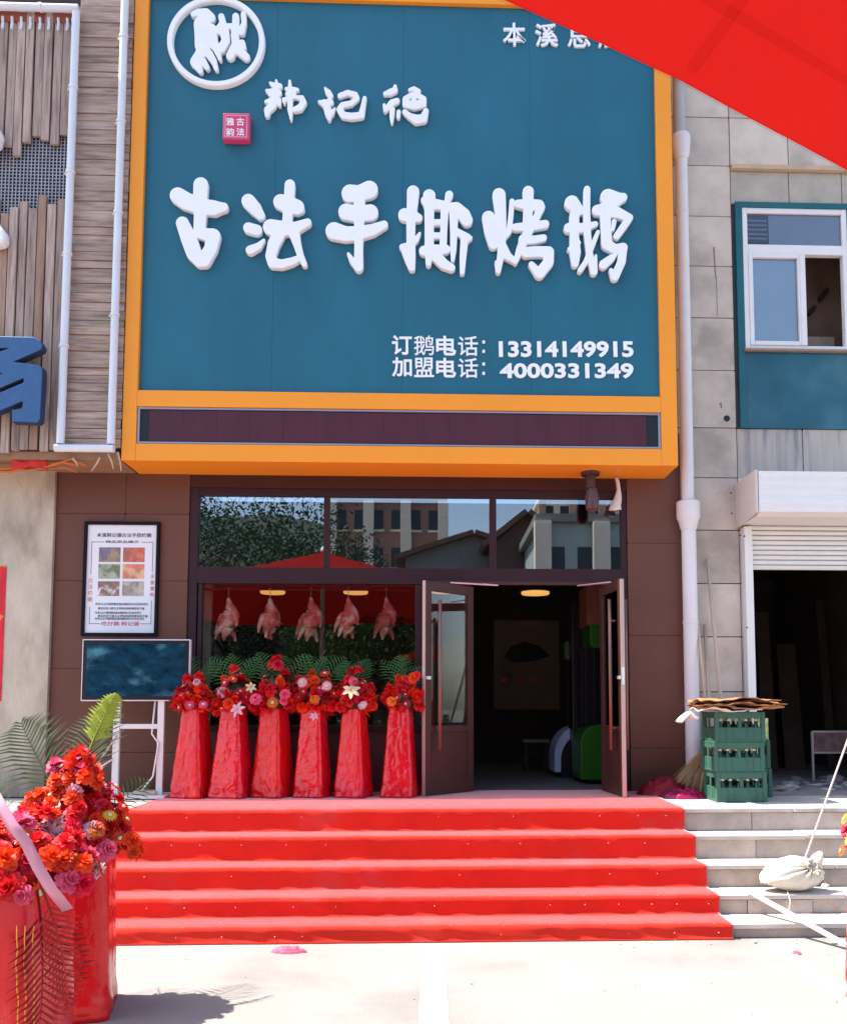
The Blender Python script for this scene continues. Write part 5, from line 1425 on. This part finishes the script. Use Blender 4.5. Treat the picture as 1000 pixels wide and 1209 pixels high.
# ================================================================ RIGHT-HAND CLUTTER ON THE LANDING
CYF = -0.92
crx0, crx1 = P(847, 900, CYF).x, P(904, 900, CYF).x
crx0 -= .02
CW, CD, CH = crx1-crx0, 0.36, 0.262
def crate_mesh():
    bb = MB(); W, D_, H = CW, CD, CH; t = .014
    c = .035
    for x in (0, W-c):
        for y in (0, D_-c): bb.box(x, x+c, y, y+c, 0, H)
    bb.box(c, W-c, c, D_-c, 0.004, .018)
    def side(o, u, n_, L):
        o, u, n_ = Vector(o), Vector(u), Vector(n_); up = Vector((0, 0, 1))
        bb.obox(o+n_*.004, u*L, n_*t, up*.125)
        bb.obox(o+n_*.002, u*L, n_*t, up*.02)
        bb.obox(o+up*.205+n_*.003, u*L, n_*t, up*.055)
        bb.obox(o+up*.247, u*L, n_*(t+.004), up*.014)
        for k in (1, ) if L < .4 else (1, ):
            bb.obox(o+u*(L/2-.016)+up*.126+n_*.002, u*.032, n_*t, up*.078)
        for k in range(1, 6):
            if k != 3: bb.obox(o+u*(L*k/6-.004)-n_*.001+up*.021, u*.008, n_*.005, up*.10)
    side((c, 0, 0), (1, 0, 0), (0, 1, 0), W-2*c)
    side((c, D_, 0), (1, 0, 0), (0, -1, 0), W-2*c)
    side((0, c, 0), (0, 1, 0), (1, 0, 0), D_-2*c)
    side((W, c, 0), (0, 1, 0), (-1, 0, 0), D_-2*c)
    return bb.mesh('crate_body', M_green, bevel=.0025, seg=1)
cm = crate_mesh()
btl = MB().lathe([(.030, 0), (.032, .02), (.032, .09), (.026, .115), (.013, .145), (.012, .165)], 10).mesh('bottle_body', M_bottle, smooth=True)
cap = MB().lathe([(.0165, .160), (.0165, .178), (.011, .182)], 10).mesh('bottle_cap', M_cap)
CL = ['green plastic beer crate at the bottom of the stack on the landing', 'green plastic beer crate in the middle of the stack', 'green plastic beer crate at the top of the stack under the cardboard']
BLb = ['green beer bottle standing in the bottom crate', 'green beer bottle standing in the middle crate', 'green beer bottle standing in the top crate']
for i in range(3):
    ox = crx0+(.008, -.006, .004)[i]; oz = LAND+.004+i*(CH+.001)
    ct = thing('beer_crate', CL[i], 'crate', (ox+CW/2, CYF+CD/2, oz), 'stacked green beer crates')
    put('crate_body', cm, ct, (ox, CYF+(.0, .004, -.005)[i], oz), (0, 0, 0))
    for r_ in range(2):
        for k in range(5):
            bx_ = ox+.068+(CW-.136)*(k)/4+random.uniform(-.008, .008); by_ = CYF+.065+r_*.10
            bt = thing('beer_bottle', BLb[i], 'bottle', (bx_, by_, oz+.019), 'bottles in the beer crates')
            put('bottle_body', btl, bt, (bx_, by_, oz+.019)); put('bottle_cap', cap, bt, (bx_, by_, oz+.019))
# second narrow stack behind with a label sheet
o2 = thing('beer_crate', 'partly hidden green crate behind the right side of the stack', 'crate', (crx1+.02, CYF+.62, LAND+.003), 'stacked green beer crates')
put('crate_body', cm, o2, (crx1-CW+.215, CYF+.40, LAND+.003))
o3 = thing('beer_crate', 'partly hidden green crate on top of the one behind the stack', 'crate', (crx1+.02, CYF+.62, LAND+.003+CH+.001), 'stacked green beer crates')
put('crate_body', cm, o3, (crx1-CW+.205, CYF+.40, LAND+.004+CH))
zz0 = LAND+.004+CH*2+.002
pk = thing('drink_carton', 'upright green and white drink carton behind the crate stack', 'carton', (crx1+.05, CYF+.5, zz0))
MB().box(crx1+.09, crx1+.20, CYF+.42, CYF+.50, zz0, zz0+.20).build('carton_body', mat('carton_white', (.55, .62, .5), .4, .1, 20, col2=(.30, .45, .05), c2=(.5, .55)), pk, bevel=.006)
MB().box(crx1+.12, crx1+.18, CYF+.414, CYF+.4195, zz0+.06, zz0+.15).build('carton_label', mat('carton_yellow', (.6, .6, .05), .5), pk)
# cardboard sheets
zc_ = LAND+.004+3*(CH+.001)+.002
CBL = ['pale flattened cardboard sheet sticking out under the brown ones', 'brown cardboard sheet at the bottom of the pile on the crates', 'creased brown cardboard sheet in the middle of the pile', 'brown cardboard sheet with a torn right edge on the pile', 'topmost crumpled brown cardboard sheet on the crates', 'small folded pale carton flap hanging off the left of the pile']
sheets = [(-.14, .40, -.10, .28, 0.002, M_cardpale, .03), (-.13, .60, -.10, .34, .022, M_card, .05), (-.15, .50, -.14, .30, .044, M_card, .02), (-.10, .62, -.06, .34, .064, M_card, -.06), (-.16, .56, -.12, .32, .086, M_card, .03)]
for k, (x0, x1, y0, y1, dz, m, rot) in enumerate(sheets):
    bb = MB(); nx, ny = 26, 12; vs = []; fs = []
    for j in range(ny+1):
        for i in range(nx+1):
            u, v = i/nx, j/ny
            x = crx0+x0+(x1-x0)*u+.02*noise.noise((v*6, k, 0))*(u > .9); y = CYF+y0+(y1-y0)*v+.02*noise.noise((u*7, k*3, 1))*(v < .1)
            y += rot*(u-.5)
            over = max(0, crx0-x)+max(0, x-crx1)
            z = zc_+dz+.034*noise.noise((u*2.6+k*5, v*2, k))+.016-.18*over*over*(1 if x > crx1 else 2.0)+.010*abs(((u*5+k*.37+v*1.5) % 1)-.5)*2
            vs.append((x, y, max(z, zc_+dz*.8-.05)))
    for j in range(ny):
        for i in range(nx): a = j*(nx+1)+i; fs.append((a, a+1, a+nx+2, a+nx+1))
    bb.add(vs, fs); o = bb.build('cardboard_sheet', m); props(o, CBL[k], 'cardboard', 'cardboard sheets on the crates')
    o.modifiers.new('t', 'SOLIDIFY').thickness = .008
bb = MB(); a = P(803, 848, CYF-.05); vs = []; fs = []
for j in range(5):
    for i in range(6):
        vs.append((a.x+i*.033+.008*noise.noise((i, j, 1)), CYF-.06+j*.04, a.z+.07-(5-i)**2*.004-.012*i*(i > 3)+.006*noise.noise((i*.7, j*.8, 4))))
for j in range(4):
    for i in range(5): a_ = j*6+i; fs.append((a_, a_+1, a_+7, a_+6))
bb.add(vs, fs); o = bb.build('carton_flap', mat('flap_white', (.74, .70, .62), .8), smooth=True); props(o, CBL[5], 'cardboard'); o.modifiers.new('t', 'SOLIDIFY').thickness = .02
# broom: straw head leaning on the wall
BRY = -0.42
bt0 = P(838, 882, BRY); bl0 = P(800, 925, BRY-.1); 
br = thing('straw_broom', 'straw broom standing with its fan of bristles between pipe and crates', 'broom', (P(820, 940, BRY).x, BRY, LAND+.01))
bb = MB(); rr = random.Random(9)
for k in range(260):
    u = rr.random(); tipx = P(797+u*50, 940, BRY).x; tipz = LAND+.015+.16*(1-u)**2*rr.uniform(.7, 1.1)
    tip = Vector((tipx+rr.uniform(-.01, .01), BRY-.02+rr.uniform(-.10, .08), tipz))
    base = Vector((bt0.x-.035+u*.07, BRY+rr.uniform(-.03, .03), bt0.z))
    mid = base.lerp(tip, .55)+Vector((-.02*(1-u), 0, -.01))
    bb.tube([base, mid, tip], [.004, .003, .0015], 3, cap=False)
bb.build('bristles', M_straw, br)
MB().tube([bt0+Vector((0, 0, -.04)), bt0+Vector((.0, .02, .10))], [.045, .025], 10).build('binding', M_straw, br)
hp = P(827, 640, -.03)
MB().tube([bt0+Vector((0, .02, .06)), Vector((bt0.x+.02, -.01+.0, zs(700, -.03)))], .014, 8).build('handle', M_pole, br, smooth=True)
# two wooden poles against the wall
for (x0, y0, x1, y1, r_, lab) in ((861, 935, 835, 660, .020, 'long pale wooden pole leaning on the concrete tiles behind the crates'), (843, 935, 832, 738, .019, 'short pale wooden pole leaning between rain pipe and long pole')):
    a = P(x0, y0, -.40); a.z = LAND+.004; c_ = P(x1, y1, RY-.035)
    a = P(x0, y0, -.30); a = Vector((a.x, -.30, LAND+.003+r_*.3)); 
    o = MB().tube([a, a.lerp(c_, .5)+Vector((.004, 0, 0)), c_], [r_, r_*.95, r_*.85], 10).build('wooden_pole', M_pole, smooth=True); props(o, lab, 'pole', 'wooden poles leaning on the tiles')
# crumpled cloth heaps
def heap(name, cx, cy, rx, ry_, h, m, lab, seed, z0=LAND+.003):
    bb = MB(); n, mm = 40, 14; vs = []; fs = []
    for j in range(mm+1):
        t = j/mm
        for k in range(n):
            a = 2*PI*k/n
            R = (1-t)**.8*(1+.22*noise.noise((math.cos(a)*2+seed, math.sin(a)*2, 0)))
            z = h*math.sin(min(1, t*1.25)*PI/2)*(.75+.55*noise.noise((math.cos(a)*1.6*R+seed, math.sin(a)*1.6*R, 3)))+.07*abs(noise.noise((math.cos(a)*4*R+seed, math.sin(a)*4*R, seed)))*(t > 0)*min(1, h/.1)
            vs.append((cx+rx*R*math.cos(a), cy+ry_*R*math.sin(a), z0+(z if t > 0 else 0)))
    for j in range(mm):
        for k in range(n): fs.append((j*n+k, j*n+(k+1) % n, (j+1)*n+(k+1) % n, (j+1)*n+k))
    bb.add(vs, fs); o = bb.build(name, m, smooth=True); props(o, lab, 'cloth'); return o
heap('cloth_heap', xs(785, -.35, 930), -.35, .27, .16, .17, M_clothpink, 'crumpled crimson cloth heaped at the foot of the brown wall', 2.0)
heap('cloth_heap', xs(808, -.55, 940), -.56, .20, .10, .08, M_clothmag, 'shiny magenta cloth lying in front of the crimson heap', 5.0)
heap('cloth_heap', P(340, 1124, 0).x, 0, .01, .01, .01, M_clothpink, 'x', 1.0) if False else None
g_ = G(341, 1125, 0.0); heap('red_scrap', g_.x, g_.y, .11, .04, .035, mat('pink_scrap', (.66, .08, .14), .6, .2, 20), 'crumpled pink-red scrap on the concrete before the bottom step', 8.0, .002)
g_ = G(940, 1127, 0.0); heap('red_scrap', g_.x, g_.y, .035, .025, .015, mat('pink_scrap', (.66, .08, .14), .6, .2, 20), 'tiny red scrap on the concrete near the right parking line', 9.0, .002)

# sandbag with its rope, plastic pipe
SBH = HS[1]
sp = G(936, 1058, SBH)
yb = FY-3*TR+.13
spx = P(937, 1045, yb).x
sk = thing('sandbag', 'small white cloth sandbag tied shut on the second stone step', 'sandbag', (spx, yb, SBH+.002))
bb = MB(); n, mm = 72, 36; vs = []; fs = []
cb = Vector((spx, yb, SBH+.13)); ndir = Vector((.50, -.72, .48)).normalized()
n1 = ndir.cross(Vector((0, 0, 1))).normalized(); n2 = n1.cross(ndir)
for j in range(mm+1):
    an = PI*j/mm
    for k in range(n):
        a = 2*PI*k/n
        d = n1*math.sin(an)*math.cos(a)+n2*math.sin(an)*math.sin(a)+ndir*math.cos(an)
        fall = math.exp(-(an/.95)**2)
        q = 1+.10*math.sin(a*13+.8*math.sin(a*3))*fall*min(1, an/.25)+.05*noise.noise(d*3)-.30*math.exp(-(an/.28)**2)
        v = Vector((d.x*.215, d.y*.135, d.z*.125))*q
        if d.x < 0: v.x *= 1.15; v.z -= .05*d.x*d.x*(1 if d.z > -.2 else 0)
        v = cb+v; v.z = max(v.z, SBH+.004)
        vs.append(v)
for j in range(mm):
    for k in range(n): fs.append((j*n+k, j*n+(k+1) % n, (j+1)*n+(k+1) % n, (j+1)*n+k))
bb.add(vs, fs); bb.build('bag_body', M_sack, sk, smooth=True)
nk = cb+Vector((ndir.x*.15, ndir.y*.095, ndir.z*.088))
bb = MB(); vs = []; fs = []; NK = 30
for j, (tt, rr_) in enumerate(((-.03, .03), (.005, .020), (.02, .024), (.045, .045), (.06, .055))):
    for k in range(NK):
        a = 2*PI*k/NK; q = rr_*(1+.3*math.sin(a*7)*(j > 1)+.25*noise.noise((k*.6, j, 2)))
        vs.append(nk+ndir*tt+n1*q*math.cos(a)+n2*q*math.sin(a))
for j in range(4):
    for k in range(NK): fs.append((j*NK+k, j*NK+(k+1) % NK, (j+1)*NK+(k+1) % NK, (j+1)*NK+k))
bb.add(vs, fs); bb.build('bag_neck', M_sack, sk, smooth=True)
bb = MB(); c_ = nk+ndir*.006
bb.tube([c_+(n1*math.cos(2*PI*k/16)+n2*math.sin(2*PI*k/16))*.024 for k in range(17)], .005, 6); bb.build('tie', M_rope, sk)
ear = MB(); e0_ = cb+Vector((.15, -.02, .06)); ear.tube([e0_, e0_+Vector((.03, 0, .06)), e0_+Vector((.055, 0, .10))], [.06, .04, .015], 10); ear.build('bag_corner', M_sack, sk, smooth=True)
bb = MB(); bb.tube([Vector((spx-.09, yb-.10, SBH+.02)), Vector((spx-.10, yb-.17, SBH-.03)), Vector((spx-.11, yb-.172, SBH-.10)), Vector((spx-.13, yb-.18, HS[0]+.01))], .004, 5); bb.build('loose_string', M_rope, sk)
rope_a = P(949, 1018, yb-.02)
rope_b = P(1170, 384, RY-.06)
o = MB().tube([rope_a, rope_a.lerp(rope_b, .5)+Vector((.02, 0, -.03)), rope_b], .008, 6).build('guy_rope', M_rope, smooth=True); props(o, 'thin pale rope rising from the sandbag towards the upper right', 'rope')
a = Vector(P(883, 1047, FY-3*TR+.02)); a.z = HS[1]+.03; a.x = P(883, 1050, a.y).x
b2 = G(1000, 1122, 0); b2.z = .028
e = (b2-a).normalized()
# the pipe rests on the edge of the second step and on the ground
o = MB().tube([a-e*.0, b2], .018, 14).build('plastic_pipe', mat('pipe_white', (.82, .82, .82), .4, .04), auto=True); props(o, 'white plastic pipe lying slanted down the right stone steps', 'pipe')
for (px, py, zz, r_) in ((926, 1046, HS[1], .035), (974, 1050, HS[1], .03), (892, 1116, 0, .02), (985, 1117, 0, .018)):
    g_ = G(px, py-2, zz); bb = MB(); bb.lathe([(r_, 0), (r_*.95, r_*.5), (r_*.4, r_*.9)], 7, (g_.x, g_.y, zz+.003))
    bb.v = [(x+random.uniform(-.25, .25)*r_, y+random.uniform(-.25, .25)*r_, z) for x, y, z in bb.v]
    o = bb.build('stone_chip', M_tread); props(o, 'pale stone chip lying by the right-hand steps', 'stone', 'stone chips by the steps')

# ================================================================ PARASOLS
def parasol(center, half, ang, eave, apex, label, pole_m, pole_r):
    c = Vector((center[0], center[1], 0)); t = thing('red_parasol', label, 'parasol', c, 'large red parasols')
    ca, sa = math.cos(ang), math.sin(ang)
    def W(u, v, dz=0.0):
        k = max(abs(u), abs(v)); m_ = min(abs(u), abs(v))
        sag = -.05*half*math.sin(PI*k)*(1-.3*m_)
        edge = -.035*half*(k**3)*math.sin(PI*min(1, m_/max(k, 1e-6)))**1
        z = eave+(apex-eave)*(1-k)+sag*.35+edge*.4+dz+.0028*half*noise.noise((u*5, v*5, half))*k
        return Vector((c.x+half*(u*ca-v*sa), c.y+half*(u*sa+v*ca), z))
    N = 32; bb = MB(); vs = []; fs = []
    for j in range(N+1):
        for i in range(N+1): vs.append(W(-1+2*i/N, -1+2*j/N))
    for j in range(N):
        for i in range(N): a = j*(N+1)+i; fs.append((a, a+1, a+N+2, a+N+1))
    bb.add(vs, fs); bb.build('canopy', M_canopy, t, smooth=True)
    dirs = [(1, 0), (0, 1), (-1, 0), (0, -1), (1, 1), (-1, 1), (-1, -1), (1, -1)]
    for du, dv in dirs:        # sewn rib pocket: strip just under the cloth
        MB().tube([W(du*s_, dv*s_, -.004) for s_ in (.03, .25, .5, .75, .985)], .007*half, 8).build('rib', M_seam, t)
    for q in (.93,):
        pts = [W(q, -q, -.003), W(q, 0, -.003), W(q, q, -.003), W(0, q, -.003), W(-q, q, -.003), W(-q, 0, -.003), W(-q, -q, -.003), W(0, -q, -.003), W(q, -q, -.003)]
        MB().tube(pts, .005*half, 8).build('hoop_seam', M_seam, t)
    hp = [W(-1+2*i/24, 1) for i in range(25)]+[W(1, 1-2*i/24) for i in range(1, 25)]+[W(1-2*i/24, -1) for i in range(1, 25)]+[W(-1, -1+2*i/24) for i in range(1, 25)]
    MB().tube(hp, .003, 6, cap=False).build('hem', M_seam, t)
    MB().lathe([(pole_r, .09), (pole_r, apex-.03), (pole_r*1.6, apex+.02), (pole_r*.6, apex+.14)], 14, c).build('pole', pole_m, t, auto=True)
    MB().lathe([(half*.18+.1, 0.002), (half*.18+.1, .06), (pole_r*1.8, .10), (pole_r*1.8, .35)], 20, c).build('base', mat('parasol_base', (.35, .34, .33), .8), t, auto=True)
    return t
EV = 2.5
e0, e1, e2 = G(575, 0, EV), G(805, 101, EV), G(1000, 210, EV)
ed = (e2-e0).normalized(); ang = math.atan2(ed.y, ed.x)
inn_ = Vector((ed.y, -ed.x, 0))
HALF = 1.35
cA = e1+inn_*(HALF*1.0)
parasol((cA.x, cA.y), HALF, ang, EV+.01, EV+.62, 'red parasol canopy overhead, cutting across the upper right corner', M_steel, .025)
parasol((-3.1, -15.2), 4.3, R_(8), 4.30, 5.90, 'large red parasol mirrored in the shop window', M_whitep, .06)

# ================================================================ ACROSS THE STREET (seen mirrored in the glass)
road = MB(); road.add([(-200, -26, .006), (200, -26, .006), (200, -17, .006), (-200, -17, .006)], [(0, 1, 2, 3)])
struct(road.build('road', mat('asphalt', (.055, .055, .058), .85, .15, 2)))
M_brick = mat('brown_brick', (.33, .19, .155), .85, .10, 3); M_cream = mat('cream_render', (.72, .65, .55), .85, .06, 2)
M_green2 = mat('pale_green_render', (.36, .45, .45), .8, .05, 2); M_wdark = mat('far_window', (.03, .04, .055), .12, .1)
M_roof = mat('brown_roof', (.15, .085, .065), .85, .15, 3); M_house = mat('house_grey', (.22, .22, .22), .85, .1, 2)
hl = MB(); hv = []; hf = []  # dark hill added so gaps between the trees hide bright sky
for i in range(61):
    pxh = 60+i*6.2; pyh = 578+34*max(0, (i-38)/22)**1.5+6*noise.noise((i*.35, 3, 1))
    q = P(pxh, pyh, 95); hv += [(q.x, -95, -1), (q.x, -95-6, q.z*.72), (q.x, -112, q.z*1.02), (q.x, -150, -1)]
for i in range(60):
    for j in range(3): k_ = i*4+j; hf.append((k_, k_+4, k_+5, k_+1))
hl.add(hv, hf); struct(hl.build('added_hill', mat('added_hill_dark', (.035, .055, .05), .9, .5, .35, .8, .6, detail=10), smooth=True))
def mx(px, py, Yv):
    p = P(px, py, Yv); return p.x, p.z
def block(name, label, x0, x1, z1, Yv, dep, m, floors, bays, colm=None, roofm=None):
    t = thing(name, label, 'building', ((x0+x1)/2, -Yv, 0))
    yf = -Yv
    MB().box(x0, x1, yf-dep, yf, 0, z1).build('wall', m, t)
    MB().box(x0-.3, x1+.3, yf-dep-.3, yf+.3, z1, z1+.35).build('roof', roofm or m, t)
    fh = z1/floors; bw = (x1-x0)/bays
    for f in range(floors):
        for k in range(bays):
            xc_ = x0+bw*(k+.5); zc2 = fh*(f+.52)
            wq = piece('window', M_wdark, t, xc_-bw*.28, xc_+bw*.28, yf-.05, yf+.03, zc2-fh*.26, zc2+fh*.26)
            if colm is not None: piece('sill', colm, t, xc_-bw*.34, xc_+bw*.34, yf, yf+.12, zc2-fh*.33, zc2-fh*.27)
    if colm is not None:
        for k in range(bays+1):
            if k % 2 == 0: piece('pilaster', colm, t, x0+bw*k-.35, x0+bw*k+.35, yf-.05, yf+.5, 0, z1)
    return t
xA0, zA = mx(392, 592, 48); xA1_, _ = mx(523, 592, 48)
block('apartment_block', 'brown brick apartment block with cream pilasters mirrored in the middle transom', xA0, xA1_, zA, 48, 10, M_brick, 6, 6, M_cream, M_brick)
xB0, zB = mx(640, 590, 75); xB1, _ = mx(745, 590, 75)
block('apartment_block', 'cream and tan apartment block mirrored in the right transom', xB0, xB1, zB, 75, 10, M_cream, 8, 6, mat('tan_render', (.45, .27, .18), .85), M_cream)
xG0, zG = mx(640, 617, 27); xG1, _ = mx(742, 617, 27)
block('green_building', 'pale green rendered low building mirrored in the right transom', xG0, xG1, zG, 27, 7, M_green2, 2, 3, M_cream, M_house)
def gable(label, px0, px1, pxr, pye, pyr, Yv, mwall, mroof, dep=8):
    x0, ze = mx(px0, pye, Yv); x1, _ = mx(px1, pye, Yv); xr, zr_ = mx(pxr, pyr, Yv)
    t = thing('gabled_house', label, 'house', ((x0+x1)/2, -Yv, 0)); yf = -Yv
    MB().box(x0, x1, yf-dep, yf, 0, ze).build('wall', mwall, t)
    MB().prism([(x0, ze), (x1, ze), (xr, zr_)], yf-dep, yf-.02).build('gable', mwall, t)
    bb = MB()
    for (xe) in (x0-.5, x1+.5):
        d_ = Vector((xe-xr, 0, ze-.3-zr_)); n_ = Vector((-d_.z, 0, d_.x)).normalized()
        if n_.z < 0: n_ = -n_
        bb.obox((xr, yf-dep, zr_), d_, (0, dep+.5, 0), n_*.25)
    bb.build('roof', mroof, t)
    for k in range(4):
        xx = x0+(x1-x0)*(k+.5)/4; piece('window', M_wdark, t, xx-.5, xx+.5, yf-.05, yf+.03, ze*.45, ze*.75)
gable('low house with a long brown roof mirrored behind the apartment block', 478, 640, 560, 655, 632, 36, M_house, M_roof)
gable('brown-roofed gabled house mirrored in the right transom', 583, 660, 622, 640, 607, 34, mat('house_dark', (.12, .07, .06), .85), M_roof)
def tree(label, x, y, h, cr, seed, m):
    r = random.Random(seed)
    t = thing('street_tree', label, 'tree', (x, y, 0), 'trees across the street')
    bb = MB(); bb.tube([(x, y, 0), (x+.1, y, h*.25), (x-.05, y+.1, h*.5), (x, y, h*.8)], [.22, .17, .12, .04], 8)
    for k in range(7):
        a = r.uniform(0, 6.28); z0 = h*r.uniform(.3, .6); bb.tube([(x, y, z0), (x+cr*.5*math.cos(a), y+cr*.5*math.sin(a), z0+h*.15), (x+cr*.85*math.cos(a), y+cr*.85*math.sin(a), z0+h*.22)], [.09, .06, .02], 5)
    bb.build('trunk', mat('bark', (.10, .075, .055), .9, .2, 8), t)
    cb = MB(); cl = []
    for k in range(26):
        while True:
            d_ = Vector((r.uniform(-1, 1), r.uniform(-1, 1), r.uniform(-1, 1)))
            if .25 < d_.length < 1: break
        cl.append((Vector((x+d_.x*cr, y+d_.y*cr, h*.62+d_.z*h*.38)), r.uniform(.25, .45)*cr))
    for k in range(4200):
        c_, rad = r.choice(cl)
        d_ = Vector((r.gauss(0, 1), r.gauss(0, 1), r.gauss(0, 1))).normalized()*rad*r.random()**.4
        p = c_+d_; s_ = r.uniform(.07, .14)
        u = Vector((r.gauss(0, 1), r.gauss(0, 1), r.gauss(0, 1))).normalized()*s_; v = u.orthogonal().normalized()*s_*.6
        cb.add([p-u, p+v, p+u, p-v], [(0, 1, 2, 3)])
    cb.build('crown', m, t)
TG = mat('tree_leaf', (.075, .15, .04), .6, .25, 3, trans=.2); TB = mat('tree_leaf_dark', (.035, .065, .04), .6, .25, 3, trans=.2)
for i, (px, Yv, py, cr) in enumerate([(205, 30, 575, 4.2), (268, 33, 580, 4.4), (322, 30, 588, 4.2), (368, 36, 602, 4.0), (455, 22, 690, 3.0), (505, 24, 690, 3.0), (420, 26, 690, 3.0)]):
    x, z = mx(px, py, Yv)
    tree(['dense dark tree mirrored at the far left of the left transom', 'tall dark tree mirrored in the left transom', 'dark tree mirrored beside the left transom bar', 'tree mirrored next to the brown apartment block', 'low green tree mirrored in the lower window by the door', 'low green tree mirrored in the open door leaf', 'low green tree mirrored behind the middle goose'][i],
         x, -Yv, z, cr, 80+i, TB if i < 4 else TG)
